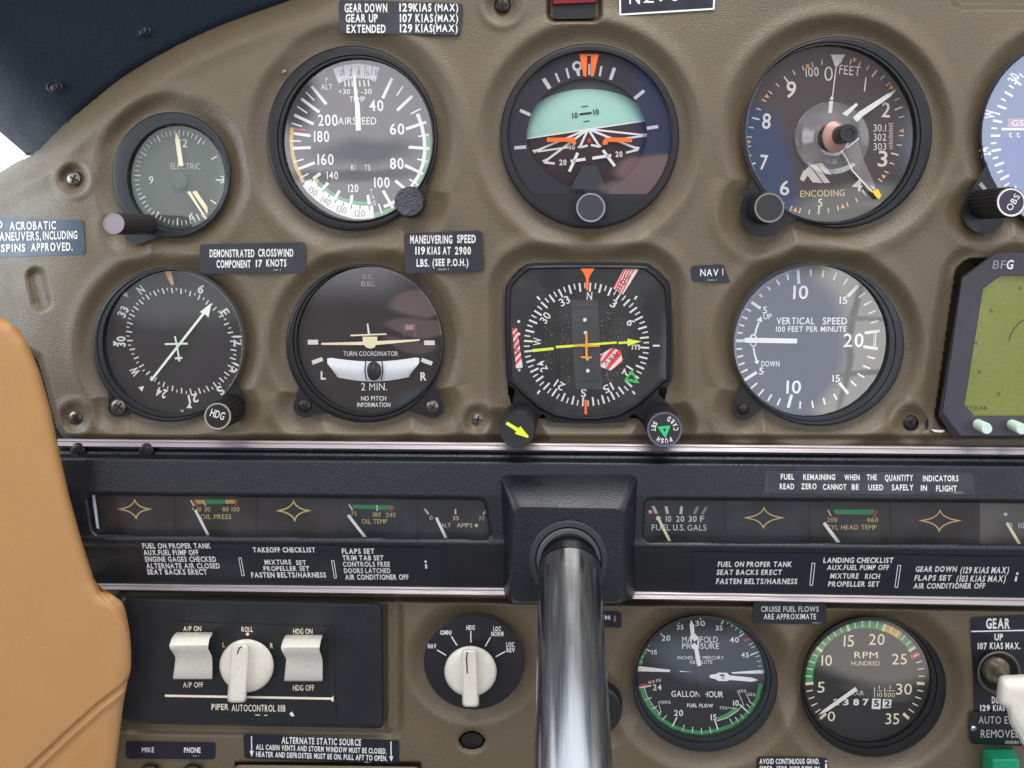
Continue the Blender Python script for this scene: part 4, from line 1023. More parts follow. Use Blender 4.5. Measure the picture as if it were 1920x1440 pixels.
# ---- second navigation indicator, cut by the right edge of the photograph
t = thing('course_indicator', 'pale blue reflecting course indicator with a black OBS set knob', 'course indicator', 1990, 255)
FN = (1163, 700, 660, 660)
bezel(t, ZN, (1166, 702, 672, 672), (1165, 701, 664, 664), FN, 2, -12, BEZ); dial(t, ZN, FN, -12, mat('dial_slate', (58, 66, 92), .6)); h = -11.4
fr = frame((1163, 700), (640, 0), (30, -640)); b = MB(WHITE, ZN)
for i in range(72):
    a = 200+i*5; b.seg(*fr(a, .93), *fr(a, .83 if i % 2 == 0 else .87), 16 if i % 2 == 0 else 12, h)
for st, x, y, r in (('30', 722, 312, -62), ('W', 562, 555, -86), ('24', 528, 812, -110)): b.text(st, x, y, 62, 64, h, rot=r, wt='b')
b.seg(640, 655, 900, 655, 16, h); b.text('t', 700, 690, 26, 40, h); b.text('t', 752, 690, 26, 40, h)
b.build('dial_markings', t)
b = MB(mat('flag_pink', (160, 104, 120), .5), ZN); b.poly([(684, 582), (900, 582), (900, 645), (680, 645)], -10.5); b.mat(WHITE); b.text('GS', 750, 615, 80, 40, -10); b.build('glideslope_flag', t)
b = MB(mat('inner_navy', (48, 52, 110), .6), ZN); b.disc(1163, 860, 560, 300, -11.7, 60); b.build('lower_disc', t)
pane(t, ZN, (1163, 700, 668, 668), -3)
ear(t, ZN, (650, 1000), 150, (525, 1210), 150, -14, 2); b = MB(STEEL, ZN); b.seg(495, 1020, 535, 1070, 26, 3); b.build('lug_edge', t)
k = knob(t, ZN, 706, 1150, 106, 2, 92, KNOB, 22, .06, rim=mat('rim_white', (228, 214, 216), .4), cap=mat('knob_cap_violet', (52, 46, 66), .5), capr=.9, taper=1.0)
b = MB(WHITE, ZN); b.text('OBS', 718, 1150, 118, 42, 94, rot=-58, wt='m'); b.build('knob_lettering', k)

# ---- lightning detector at the right edge
t = thing('lightning_detector', 'square display with olive green screen and two pale buttons', 'weather display', 1870, 640)
out = [(665, 50), (1300, 50), (1300, 1298), (385, 1298), (290, 1180), (285, 1120), (440, 215)]
scr = [(700, 200), (1300, 200), (1300, 1155), (525, 1155), (455, 1080), (582, 285)]
GB = mat('bezel_charcoal', (66, 64, 72), .5, spec=.4, vary=.08)
b = MB(GB, ZB); b.loft([[(x, y, -12) for x, y in out], [(690+(x-690)*.995, 660+(y-660)*.995, 9) for x, y in out]])
o2 = [(690+(x-690)*.995, 660+(y-660)*.995) for x, y in out]
order = [0, 1, 2, 3, 4, 6]; 
def resample(p, n=80):
    L = [math.dist(p[i], p[(i+1) % len(p)]) for i in range(len(p))]; T = sum(L); o = []
    for k in range(n):
        d = T*k/n; i = 0
        while d > L[i]: d -= L[i]; i += 1
        a, c = p[i], p[(i+1) % len(p)]; u = d/L[i]; o.append((a[0]+(c[0]-a[0])*u, a[1]+(c[1]-a[1])*u))
    return o
front = [(678, 52), (1300, 52), (1300, 1285), (438, 1285), (318, 1125), (448, 225)]
loopf = lambda p, h: [(x, y, h) for i in range(len(p)) for k in range(8) for x, y in [(p[i][0]+(p[(i+1) % len(p)][0]-p[i][0])*k/8, p[i][1]+(p[(i+1) % len(p)][1]-p[i][1])*k/8)]]
out6 = [(665, 50), (1302, 50), (1302, 1298), (385, 1298), (288, 1150), (440, 215)]
b = MB(GB, ZB); b.loft([loopf(out6, -14), loopf(out6, 4), loopf(front, 16), loopf(scr, 15), loopf([(690+(x-690)*.99+6, 660+(y-660)*.99) for x, y in scr], 8)]); b.build('bezel', t, 25)
b = MB(mat('screen_olive', (121, 126, 50), .35, spec=.5, vary=.16), ZB); b.poly(scr, 9); b.build('screen', t)
b = MB(mat('lcd_black', (52, 58, 24), .5), ZB)
for x, y, r in ((832, 288, 20), (640, 440, 0), (540, 655, 60), (565, 855, 150), (695, 1005, 200)):
    for a in (r-30, r+50): b.seg(x, y, x+18*math.sin(R(a+130)), y-18*math.cos(R(a+130)), 4, 9.4)
    b.seg(x, y, x+16*math.sin(R(r)), y-16*math.cos(R(r)), 4, 9.4)
b.stroke([(762, 650), (775, 605), (800, 560), (830, 525), (870, 498), (920, 478), (1000, 470)], 6, 9.4); b.text('CLEAR', 548, 1098, 138, 30, 9.4, wt='l'); b.build('display_marks', t)
b = MB(WHITE, ZB); b.text('G', 770, 130, 46, 58, 16.6, wt='b', slant=.15); b.mat(mat('logo_grey', (150, 150, 150), .5)); b.text('BF', 698, 130, 88, 56, 16.6, wt='r', slant=.15)
b.build('maker_lettering', t)
for x, y in ((615, 1238), (850, 1240)): knob(t, ZB, x, y, 38, 14, 46, mat('button_mint', (206, 226, 212), .4), 0, 0, name='button', capr=.9, taper=1.0)

# ---- manifold pressure and fuel flow gauge
t = thing('manifold_pressure_gauge', 'manifold pressure and fuel flow gauge with two white needles and green arcs', 'engine gauge', 1322, 1283, -8)
FM = (822, 705, 500, 470)
bezel(t, ZM, (858, 772, 575, 540), (830, 718, 512, 484), FM, -2, -20, BEZG, groove=(842, 738, 535, 502), base=-26); dial(t, ZM, FM, -20, DIALN); h = -19.4
fr = frame((818, 700), (503, -10), (10, -462)); b = MB(WHITE, ZM)
for st, x, y, w, hh in (('15', 452, 520, 44, 34), ('20', 545, 408, 68, 42), ('25', 657, 322, 55, 36), ('30', 816, 292, 78, 40), ('35', 967, 328, 55, 36), ('40', 1088, 422, 72, 42), ('45', 1173, 542, 62, 38), ('24', 475, 800, 68, 44), ('20', 645, 1003, 72, 46), ('15', 922, 1037, 48, 46), ('10', 1100, 925, 48, 44)): b.text(st, x, y, w, hh, h, wt='m')
b.text('MANIFOLD', 815, 420, 282, 46, h); b.text('PRESSURE', 820, 472, 294, 44, h); b.text('INCHES OF MERCURY', 820, 564, 370, 26, h); b.text('ABSOLUTE', 822, 598, 184, 28, h)
b.text('GALLON/HOUR', 794, 853, 412, 46, h, wt='m', rot=.8); b.text('FUEL FLOW', 816, 944, 208, 26, h, wt='b', rot=1); b.text('19.0 PSI', 455, 752, 102, 24, h, rot=-14); b.text('100%', 543, 917, 80, 24, h); b.text('75%', 1002, 963, 62, 22, h); b.text('65%', 1154, 828, 62, 22, h); b.text('55%', 1226, 856, 60, 22, h, rot=3)
b.segs([(388, 497, 424, 514), (495, 363, 513, 382), (642, 275, 652, 294), (819, 238, 819, 264), (1000, 268, 985, 300), (1165, 372, 1125, 398), (1280, 518, 1215, 543), (330, 803, 428, 786), (632, 1038, 595, 1110), (935, 1065, 958, 1136), (1130, 935, 1205, 1003)], 10, h+.3)
b.segs([(400, 465, 412, 470), (418, 436, 428, 442), (350, 555, 368, 562), (338, 595, 360, 602), (895, 238, 893, 250), (930, 243, 926, 255), (1040, 280, 1028, 296), (1075, 302, 1060, 320), (1110, 325, 1094, 345), (1150, 350, 1130, 370), (1242, 442, 1205, 465), (1256, 472, 1222, 486), (1290, 548, 1256, 556), (1298, 590, 1268, 594), (1305, 630, 1280, 632), (378, 900, 430, 880), (432, 972, 476, 950), (482, 1018, 508, 990), (515, 1060, 550, 1020), (690, 1098, 678, 1144), (758, 1115, 754, 1165), (826, 1120, 828, 1170), (893, 1115, 902, 1165), (1050, 1048, 1075, 1090), (1095, 1035, 1120, 1075), (1135, 1015, 1160, 1045), (1185, 930, 1215, 965), (1205, 910, 1250, 942)], 6, h+.3)
b.segs([(485, 915, 505, 1000), (485, 915, 500, 912), (1038, 962, 1112, 968), (1112, 825, 1165, 945), (1180, 850, 1212, 910)], 4, h+.3)
b.poly([(322, 630), (580, 660), (575, 678), (322, 672)], h); b.poly([(1065, 680), (1318, 660), (1320, 690), (1068, 690)], h); b.poly([(655, 668), (760, 678), (655, 676)], h)
b.mat(GREEN)
b.stroke([(352, 808), (375, 885), (420, 960), (490, 1040), (590, 1108), (700, 1145), (830, 1162), (960, 1140), (1060, 1105), (1150, 1045), (1215, 980), (1270, 890), (1300, 770)], 30, h)
b.stroke([(955, 1055), (1030, 1025), (1110, 970)], 34, h); b.stroke([(388, 505), (355, 560), (338, 620)], 24, h); b.stroke([(1030, 272), (1095, 312), (1165, 365)], 14, h)
b.mat(WHITE); b.stroke([(372, 800), (395, 870), (440, 945), (505, 1020)], 5, h+.2); b.stroke([(940, 1068), (1030, 1042), (1115, 985), (1150, 940)], 5, h+.2)
b.mat(RED); b.poly([(332, 780), (395, 768), (398, 780), (335, 800)], h+.2); b.poly([(1160, 420), (1215, 405), (1220, 418), (1165, 436)], h+.2); b.build('dial_markings', t)
b = MB(WHITE, ZM); b.prism([(745, 262), (768, 305), (772, 370), (800, 400), (808, 460), (800, 485), (826, 625), (794, 632), (770, 500), (745, 480), (735, 410), (742, 380), (733, 300)], -16, -13.5); b.mat(BLACKP); b.text('M', 772, 440, 46, 40, -13, rot=4, wt='m'); b.build('manifold_needle', t)
b = MB(WHITE, ZM); b.prism([(1280, 742), (1225, 755), (1050, 740), (1030, 750), (960, 748), (940, 735), (892, 722), (892, 700), (942, 694), (962, 682), (1030, 684), (1050, 704), (1225, 722)], -16, -13.5); b.mat(BLACKP); b.text('F', 990, 716, 40, 36, -13, rot=90, wt='m'); b.build('fuel_flow_needle', t)
b = MB(DIALN, ZM); b.prism([(800, 632), (835, 640), (890, 695), (888, 728), (850, 880), (815, 880), (790, 700)], -18, -13.8); b.build('needle_hub', t)
pane(t, ZM, (826, 712, 506, 478), -6)

# ---- tachometer
t = thing('tachometer', 'tachometer with RPM scale, hour counter drums and needle resting at zero', 'tachometer', 1638, 1289, -8)
FR_ = (682, 722, 485, 476)
bezel(t, ZR, (742, 790, 570, 545), (694, 735, 497, 488), FR_, -2, -21, BEZ, groove=(712, 752, 525, 510), base=-26); dial(t, ZR, FR_, -21, DIAL); h = -20.4
fr = frame((677, 726), (470, 0), (8, -462)); b = MB(CREAM, ZR); q = lambda k: 228+7.54*k
for k in range(36):
    big = k % 5 == 0; b.seg(*fr(q(k), .995), *fr(q(k), .865 if big else .89), 22 if big else 9, h+.3)
for st, x, y, w, hh in (('0', 413, 1015, 58, 74), ('5', 332, 787, 56, 84), ('10', 374, 577, 86, 82), ('15', 547, 425, 84, 88), ('20', 768, 413, 122, 84), ('25', 945, 567, 116, 82), ('30', 981, 802, 124, 84), ('35', 890, 1034, 106, 84)): b.text(st, x, y, w, hh, h, lean=.03)
b.text('RPM', 684, 535, 182, 50, h); b.text('HUNDRED', 680, 600, 222, 36, h, wt='l'); b.text('HOUR', 610, 832, 110, 36, h, wt='l'); b.text('1', 788, 788, 8, 30, h); b.text('10', 790, 846, 40, 34, h, wt='l'); b.text('1', 872, 788, 8, 30, h); b.text('100', 874, 848, 70, 34, h, wt='l'); b.seg(770, 815, 810, 815, 4, h); b.seg(842, 815, 908, 815, 4, h); b.seg(750, 790, 750, 872, 5, h); b.seg(830, 790, 830, 872, 5, h)
b.mat(GREEN); b.arc(fr, q(5.2), q(20), .87, .99, h); b.arc(fr, q(22.5), q(25), .87, .99, h); b.mat(YEL); b.arc(fr, q(20.2), q(22.5), .87, .99, h+.1); b.mat(RED); b.arc(fr, q(25.6), q(26.3), .84, .99, h+.2); b.build('dial_markings', t)
b = MB(DARK, ZR); b.poly([(400, 860), (890, 865), (890, 950), (400, 945)], h); b.mat(WHITE)
for st, x in (('2', 450), ('3', 525), ('8', 606), ('7', 682)): b.text(st, x, 903, 46, 46, h+.5, wt='b')
b.poly([(732, 876), (800, 878), (796, 960), (728, 956)], h+.3); b.poly([(816, 880), (884, 884), (878, 948), (812, 952)], h+.3); b.mat(BLACKP); b.text('5', 765, 913, 42, 48, h+.7, wt='b'); b.text('2', 850, 914, 46, 48, h+.7, wt='b'); b.build('hour_counter', t)
b = MB(WHITE, ZR); b.prism([(310, 1005), (345, 968), (600, 785), (618, 812), (385, 975)], -17, -14.5); b.build('needle', t)
b = MB(DIAL, ZR); b.prism([(596, 788), (668, 720), (705, 750), (640, 815), (615, 812)], -17, -14.7); b.build('needle_hub', t)
pane(t, ZR, (688, 728, 492, 483), -7)

# ------------------------------------------------------------------ strip gauges inside the console windows
Z1 = (100, 820, 4.174); Z2 = (540, 820, 4.174); Z3 = (1180, 860, 5.0526); Z4 = (1520, 860, 4.8)
PB = mat('plate_brown_black', (36, 30, 30), .6, vary=.1); PN = mat('plate_blue_black', (28, 31, 42), .6, vary=.1); PGREY = mat('plate_glare_grey', (96, 92, 88), .5, vary=.1)  # the grey plate has glare painted into its colour
HP = -14
def plate(t, x0, x1, y0, y1, mt):
    b = MB(mt); b.prism([(x0, y0), (x1, y0+.012*(x1-x0)), (x1, y1+.012*(x1-x0)), (x0, y1)], HP-4, HP); return b.build('dial_plate', t)
def star(t, z, cx, cy, rx, ry, sk=0):
    b = MB(GOLD, z); p = []
    tips = [(0, -ry), (rx, 0), (sk, ry), (-rx, 0)]
    for i in range(4):
        a, c = tips[i], tips[(i+1) % 4]
        for k in range(8):
            u = k/8; m_ = (0.30*(a[0]+c[0])*.5*2*.5, 0.30*(a[1]+c[1])*.5*2*.5)
            p.append((cx+a[0]*(1-u)**2+2*u*(1-u)*m_[0]+c[0]*u*u, cy+a[1]*(1-u)**2+2*u*(1-u)*m_[1]+c[1]*u*u))
    b.stroke(p, 11, HP+.5, closed=True); return b.build('star_emblem', t)
for lab, z, cx, cy, rx, ry, sk, x0, x1, y0, mt in (
    ('dark cover plate with gold four-pointed star beside the pale window edge', Z1, 637, 562, 128, 72, 12, 160, 329, 922, PB),
    ('dark cover plate with gold star between the oil pressure and oil temperature gauges', Z1, 1880, 574, 130, 76, 10, 481, 635, 926, PB),
    ('blue-black cover plate with gold star between the fuel and cylinder head gauges', Z3, 1276, 560, 185, 95, -8, 1360, 1516, 930, PN),
    ('brown-black cover plate with gold star between cylinder head and greyish fuel gauges', Z4, 1165, 558, 185, 92, -10, 1670, 1836, 936, PB)):
    t = thing('cover_plate', lab, 'cover plate', z[0]+cx/z[2], z[1]+cy/z[2], HP, 'star cover plates'); plate(t, x0, x1, y0, y0+92, mt); star(t, z, cx, cy, rx, ry, sk)
def needle(t, z, x0, y0, x1, y1, w, h=4, mt=WHITE, round_=0):
    b = MB(mt, z); L = math.hypot(x1-x0, y1-y0); nx, ny = -(y1-y0)/L*w/2, (x1-x0)/L*w/2
    b.prism([(x0+nx, y0+ny), (x1+nx, y1+ny), (x1-nx, y1-ny), (x0-nx, y0-ny)], h-2, h)
    if round_: b.disc(x0, y0, round_, round_, h+.3, 20)
    return b.build('needle', t)
h = HP+.5
t = thing('oil_pressure_gauge', 'oil pressure strip gauge with green and yellow band and white needle', 'engine gauge', 400, 960, HP); plate(t, 330, 480, 924, 1014, PB)
b = MB(GREEN, Z1); b.poly([(1190, 488), (1350, 488), (1348, 520), (1195, 524)], h); b.mat(YEL); b.poly([(1108, 490), (1175, 490), (1180, 522), (1125, 522)], h); b.poly([(1362, 488), (1425, 488), (1418, 518), (1360, 520)], h)
b.mat(RED); b.poly([(1090, 490), (1105, 490), (1128, 536), (1110, 538)], h); b.poly([(1430, 488), (1446, 488), (1432, 536), (1418, 534)], h)
b.mat(CREAM); b.seg(1075, 492, 1100, 538, 12, h+.2); b.seg(1175, 490, 1190, 536, 9, h+.2); b.seg(1357, 488, 1353, 518, 9, h+.2)
b.mat(GOLD)
for st, x, w in (('10', 1140, 36), ('30', 1205, 46), ('80', 1348, 46), ('100', 1425, 62)): b.text(st, x, 563, w, 34, h)
b.text('OIL PRESS', 1272, 621, 240, 36, h); b.mat(WHITE); b.disc(1093, 560, 8, 5, h, 12); b.build('dial_markings', t); needle(t, Z1, 1110, 568, 1212, 765, 20)
t = thing('oil_temperature_gauge', 'oil temperature strip gauge with green band reading 75 to 240', 'engine gauge', 700, 970, HP); plate(t, 636, 782, 928, 1016, PN)
b = MB(GREEN, Z2); b.poly([(500, 526), (692, 530), (692, 562), (512, 556)], h); b.poly([(704, 530), (822, 535), (808, 566), (704, 564)], h); b.mat(RED); b.poly([(822, 535), (832, 535), (812, 582), (800, 580)], h); b.mat(CREAM); b.seg(477, 524, 505, 570, 12, h+.2); b.seg(697, 530, 697, 576, 11, h+.2)
b.mat(GOLD); b.text('75', 515, 598, 44, 34, h); b.text('180', 694, 604, 62, 34, h); b.text('240', 804, 607, 76, 34, h); b.text('OIL TEMP', 676, 658, 200, 36, h); b.build('dial_markings', t); needle(t, Z2, 470, 608, 612, 792, 22)
t = thing('ammeter', 'alternator ammeter strip gauge marked 0, 35 and 70', 'engine gauge', 850, 975, HP); plate(t, 783, 925, 930, 1020, PN)
b = MB(CREAM, Z2); b.seg(1070, 560, 1100, 602, 13, h); b.seg(1310, 560, 1311, 602, 13, h); b.seg(1553, 564, 1526, 606, 13, h); b.text('0', 1120, 630, 24, 32, h); b.text('35', 1313, 632, 48, 32, h); b.text('70', 1516, 634, 44, 34, h); b.text('ALT', 1236, 688, 74, 32, h); b.text('AMPS', 1382, 688, 120, 32, h); b.disc(1474, 690, 13, 13, h, 20); b.build('dial_markings', t); needle(t, Z2, 1160, 628, 1242, 800, 22)
t = thing('fuel_gauge', 'fuel quantity strip gauge in US gallons with round-tipped cream needle', 'engine gauge', 1280, 975, HP); plate(t, 1196, 1359, 930, 1024, PN)
b = MB(WHITE, Z3)
for p in ([(208, 450), (240, 450), (272, 522), (244, 522)], [(332, 452), (362, 452), (374, 522), (350, 522)], [(482, 452), (508, 452), (502, 524), (474, 524)], ): b.poly(p, h)
b.text('10', 370, 570, 54, 54, h, wt='m'); b.text('20', 482, 570, 76, 54, h, wt='m'); b.text('30', 600, 570, 78, 54, h, wt='m'); b.text('F', 690, 570, 38, 54, h, wt='m'); b.text('FUEL', 300, 652, 176, 54, h, wt='m'); b.text('U.S.', 470, 652, 110, 54, h, wt='m'); b.text('GALS', 640, 654, 178, 54, h, wt='r')
b.disc(197, 503, 17, 17, h+.2, 20); b.mat(DULL)
for p in ([(632, 454), (662, 454), (632, 522), (602, 522)], [(718, 456), (746, 456), (706, 526), (676, 526)]): b.poly(p, h)
b.mat(RED); b.poly([(212, 505), (228, 478), (246, 522), (206, 522)], h+.1); b.build('dial_markings', t); needle(t, Z3, 275, 565, 392, 800, 26, mt=CREAM, round_=22)
t = thing('cylinder_head_temperature_gauge', 'cylinder head temperature strip gauge with plain green band', 'engine gauge', 1590, 975, HP); plate(t, 1517, 1669, 934, 1026, PB)
b = MB(GREEN, Z4); b.poly([(203, 458), (582, 458), (560, 502), (220, 500)], h); b.mat(RED); b.poly([(592, 462), (610, 462), (578, 525), (560, 522)], h); b.mat(GOLD); b.seg(155, 460, 182, 515, 13, h); b.text('200', 194, 550, 92, 40, h); b.text('460', 555, 550, 104, 42, h); b.text('CYL HEAD TEMP', 366, 617, 452, 40, h); b.build('dial_markings', t); needle(t, Z4, 120, 578, 270, 780, 30)
t = thing('fuel_gauge', 'fuel strip gauge with glare painted into its grey plate, past the last gold star', 'engine gauge', 1890, 980, HP); plate(t, 1837, 1990, 938, 1030, PGREY)
b = MB(WHITE, Z4); b.text('0', 1800, 600, 30, 46, h); b.text('10', 1895, 602, 54, 50, h); b.poly([(1735, 488), (1772, 488), (1765, 515), (1745, 512)], h); b.build('dial_markings', t); needle(t, Z4, 1772, 588, 1900, 800, 26, mt=CREAM, round_=14)

# ------------------------------------------------------------------ placards
def conh(x, y): return float(console(np.array([[x]], float), np.array([[y]], float))[0, 0])
def placard(label, corners, z, rows, h, r=8, lines=(), seg=(), mt=PLAC, name='placard', wt='b', ink=WHITE, tiny=(), thick=1.0):
    cs = [(z[0]+x/z[2], z[1]+y/z[2]) for x, y in corners]
    cx, cy = sum(c[0] for c in cs)/4, sum(c[1] for c in cs)/4
    hh = h if callable(h) else (lambda x, y: h)
    t = thing(name, label, 'placard', cx, cy, hh(cx, cy), 'black placards with white lettering')
    q = xy(rquad(cs, r, 0)); b = MB(mt)
    # follow the surface: split in strips
    top = lambda k: (lambda x, y: hh(x, y)+k)
    n = 14; rows_ = []
    if callable(h): b.fill(q, top(thick), 90, 26)
    else: b.prism(q, top(-.5), top(thick))
    b.build('plate', t)
    b = MB(ink, z); hz = (lambda x, y: hh(x, y)+thick+1.0) if callable(h) else (lambda x, y: hh(x, y)+thick+.5)
    for st, x, y, w, ht, *k in rows:
        kw = k[0] if k else {}; kw = dict(kw); kw.setdefault('wt', wt); b.text(st, x, y, w, ht, hz, **kw)
    for sg in seg: b.seg(*sg, hz)
    for pts in lines: b.poly(pts, hz)
    for x, y, w, ht in tiny:
        b.mat(DULL); u = 2.4*(1 if z[2] == 1 else z[2])
        for i in range(max(2, int(w/u))):
            if i != int(w/u)-2: b.seg(x-w/2+i*u, y, x-w/2+(i+.6)*u, y, ht*(.7+.3*(i*7 % 3)/2), hz)
    b.build('lettering', t); return t
def L(st, x, y, w, ht, **k):
    if '(' in st: ht = min(ht, 14)
    ht *= .8 if k.get('slant') else .9
    return (st, x+w/2, y, w, ht, k)
ZP = (0, 0, 1)
def pflat(x, y): return float(upper(np.array([[x]], float), np.array([[y]], float))[0, 0])
def flat(cx, cy, w=60, hgt=25):
    """height of a flat label resting on the moulding around a point"""
    return max(pflat(cx+dx, cy+dy) for dx in (-w, -w/2, 0, w/2, w) for dy in (-hgt, 0, hgt))+.8
placard('three-line gear and extended airspeed placard above the airspeed dial', [(634, 0), (868, 6), (862, 66), (638, 62)], ZP,
    [L('GEAR DOWN', 646, 15, 80, 17), L('129', 748, 14, 26, 16), L('KIAS', 775, 14, 34, 16), L('(MAX)', 815, 14, 44, 19),
     L('GEAR UP', 648, 34, 60, 16), L('107', 749, 34, 24, 16), L('KIAS', 779, 34, 33, 16), L('(MAX)', 815, 34, 44, 19),
     L('EXTENDED', 650, 54, 73, 16), L('129', 749, 53, 24, 16), L('KIAS', 779, 53, 32, 16), L('(MAX)', 812, 53, 46, 19)], flat(750, 34, 110, 30), 9)
placard('faded blue-grey placard about acrobatic maneuvers, worn along its top edge', [(-60, 406), (156, 413), (160, 477), (-60, 484)], ZP,
    [L('NO', -22, 421, 27, 15), L('ACROBATIC', 18, 423, 87, 16, rot=-1), L('MANEUVERS,', -12, 443, 89, 17, rot=-1), L('INCLUDING', 80, 441, 65, 16, rot=-1), L('SPINS', 2, 465, 46, 15, rot=-1), L('APPROVED.', 58, 463, 78, 16, rot=-1)],
    lambda x, y: pflat(x, y)+.6, 6, mt=mat('placard_faded', (58, 72, 92), .4, vary=.2))
placard('demonstrated crosswind component placard above the turn coordinator', [(374, 458), (573, 454), (575, 512), (376, 513)], ZP,
    [L('DEMONSTRATED', 393, 475, 84, 15), L('CROSSWIND', 484, 474, 66, 15), L('COMPONENT', 406, 495, 64, 15), L('17', 479, 494, 13, 14), L('KNOTS', 499, 493, 38, 14)], flat(474, 484, 95, 25), 8, tiny=[(521, 506, 16, 4)])
placard('manoeuvring speed placard with three lines between the dials', [(757, 437), (904, 432), (906, 508), (760, 513)], ZP,
    [L('MANEUVERING', 769, 449, 79, 16), L('SPEED', 857, 448, 35, 16), L('119', 778, 470, 19, 15), L('KIAS AT', 801, 470, 44, 15), L('2900', 853, 470, 30, 15), L('LBS.', 781, 493, 24, 15), L('(SEE P.O.H.)', 811, 492, 67, 18)], flat(831, 472, 70, 32), 8, tiny=[(832, 505, 22, 4)])
placard('small NAV 1 placard with one corner cut at a slant', [(1296, 499), (1356, 495), (1370, 531), (1297, 527)], ZP, [L('NAV', 1313, 511, 34, 14, wt='m'), L('1', 1354, 510, 2.4, 14, wt='m')], flat(1332, 512, 30, 14), 6, tiny=[(1336, 525, 20, 3)])
b_ = placard('registration placard with white border cropped by the top of the photo', [(1160, -30), (1342, -36), (1339, 18), (1161, 29)], ZP, [L('N', 1180, -4, 20, 26, wt='r'), L('2', 1206, -6.5, 20, 26, wt='r'), L('9', 1232, -9, 18, 26, wt='r'), L('0', 1256, -10, 18, 26, wt='r'), L('5', 1284, -18, 17, 26, wt='r')], flat(1250, 0, 85, 20), 2,
    seg=[(1162, -29, 1163, 28, 3.4), (1162, 27.5, 1339, 16.5, 3.4), (1338, 18, 1341, -34, 3.4)])
# console placards
def below(x, y): return conh(x, y)
Z2b = Z2
placard('long takeoff checklist placard under the oil gauges', [(262, 1016), (828, 1028), (827, 1093), (264, 1084)], ZP,
    [L('FUEL ON PROPER TANK', 267, 1023.5, 128, 11.5, slant=-.2), L('AUX.FUEL PUMP OFF', 269, 1036, 103, 11.5, slant=-.2), L('ENGINE GAGES CHECKED', 272, 1048.5, 133, 11.5, slant=-.2), L('ALTERNATE AIR CLOSED', 274, 1061, 138, 11.5, slant=-.2), L('SEAT BACKS ERECT', 276, 1072.5, 112, 11.5, slant=-.2),
     L('TAKEOFF CHECKLIST', 474, 1031, 117, 11, slant=-.15), L('MIXTURE', 496, 1054, 50, 10.5, slant=-.15), L('SET', 555, 1055, 19, 10.5, slant=-.15), L('PROPELLER SET', 494, 1066, 86, 10.5, slant=-.15), L('FASTEN BELTS/HARNESS', 471, 1078, 140, 11.5, slant=-.15),
     L('FLAPS SET', 641, 1033.5, 61, 11.5, slant=-.1), L('TRIM TAB SET', 642, 1046, 77, 11, slant=-.1), L('CONTROLS FREE', 643, 1058, 88, 11, slant=-.1), L('DOORS LATCHED', 645, 1070, 87, 10.5, slant=-.1), L('AIR CONDITIONER OFF', 647, 1082, 119, 11.5, slant=-.1)], below, 5,
    seg=[(447.5, 1046, 453.5, 1079, 1.3), (452, 1046, 458, 1079, 1.3), (447, 1046, 452.5, 1046, 1.3), (453, 1079.5, 458, 1079.5, 1.3), (621.5, 1051, 627, 1083, 1.3), (626, 1051, 631, 1083, 1.3), (621, 1051, 626.5, 1051, 1.3), (626.5, 1084, 631, 1084, 1.3), (797.5, 1051, 798.5, 1055, 4), (798.5, 1058, 799.5, 1066, 4)])
placard('long landing checklist placard under the fuel and cylinder gauges', [(1299, 1034), (1918, 1044), (1914, 1116), (1297, 1106)], ZP,
    [L('FUEL ON PROPER TANK', 1346, 1058, 139, 11.5, slant=.12), L('SEAT BACKS ERECT', 1344, 1073, 122, 11.5, slant=.12), L('FASTEN BELTS/HARNESS', 1343, 1090, 152, 12, slant=.12),
     L('LANDING CHECKLIST', 1544, 1050.5, 131, 11.5, slant=.15), L('AUX.FUEL PUMP OFF', 1551, 1064, 116, 11, slant=.15), L('MIXTURE', 1557, 1080, 53, 11.5, slant=.15), L('RICH', 1622, 1080.5, 28, 11.5, slant=.15), L('PROPELLER SET', 1553, 1095, 96, 11.5, slant=.15),
     L('GEAR DOWN', 1717, 1067, 77, 12, slant=.2), L('(129 KIAS MAX)', 1801, 1069, 91, 14, slant=.2), L('FLAPS SET', 1715, 1083.5, 69, 12, slant=.2), L('(103 KIAS MAX)', 1794, 1085, 92, 14, slant=.2), L('AIR CONDITIONER OFF', 1713, 1098.5, 134, 12, slant=.2)], below, 5,
    seg=[(1522.5, 1056, 1518.5, 1096, 1.4), (1528, 1056, 1523.5, 1097, 1.4), (1522, 1056, 1528, 1056, 1.4), (1518, 1097, 1524, 1097.5, 1.4), (1683.5, 1060, 1678, 1100, 1.4), (1689, 1060, 1683, 1101, 1.4), (1683, 1060, 1689, 1060, 1.4), (1677.5, 1101, 1683.5, 1101.5, 1.4), (1908, 1073, 1907, 1078, 4), (1906, 1081, 1904, 1090, 4)])
placard('wide two-line fuel remaining warning placard above the fuel and cylinder gauges', [(1434, 882), (1826, 886), (1828, 928), (1432, 924)], ZP,
    [L('FUEL', 1464, 894, 25, 11), L('REMAINING', 1506, 894.5, 60, 11), L('WHEN', 1583, 895, 29, 11), L('THE', 1625, 895, 19, 11), L('QUANTITY', 1659, 896, 53, 12), L('INDICATORS', 1730, 897, 67, 11.5),
     L('READ', 1462, 912, 27, 11), L('ZERO', 1502, 912, 29, 11), L('CANNOT', 1543, 913, 44, 11), L('BE', 1597, 913, 13, 11), L('USED', 1628, 914, 28, 11), L('SAFELY', 1672, 914, 41, 11.5), L('IN', 1726, 915, 12, 11), L('FLIGHT', 1755, 916, 39, 11.5)], below, 4, tiny=[(1798, 923.5, 20, 3.5)])
def lo(x, y): return float(lower(np.array([[x]], float), np.array([[y]], float))[0, 0])
def lflat(cx, cy, w=60, hgt=18): return max(lo(cx+dx, cy+dy) for dx in (-w, 0, w) for dy in (-hgt, 0, hgt))+.8
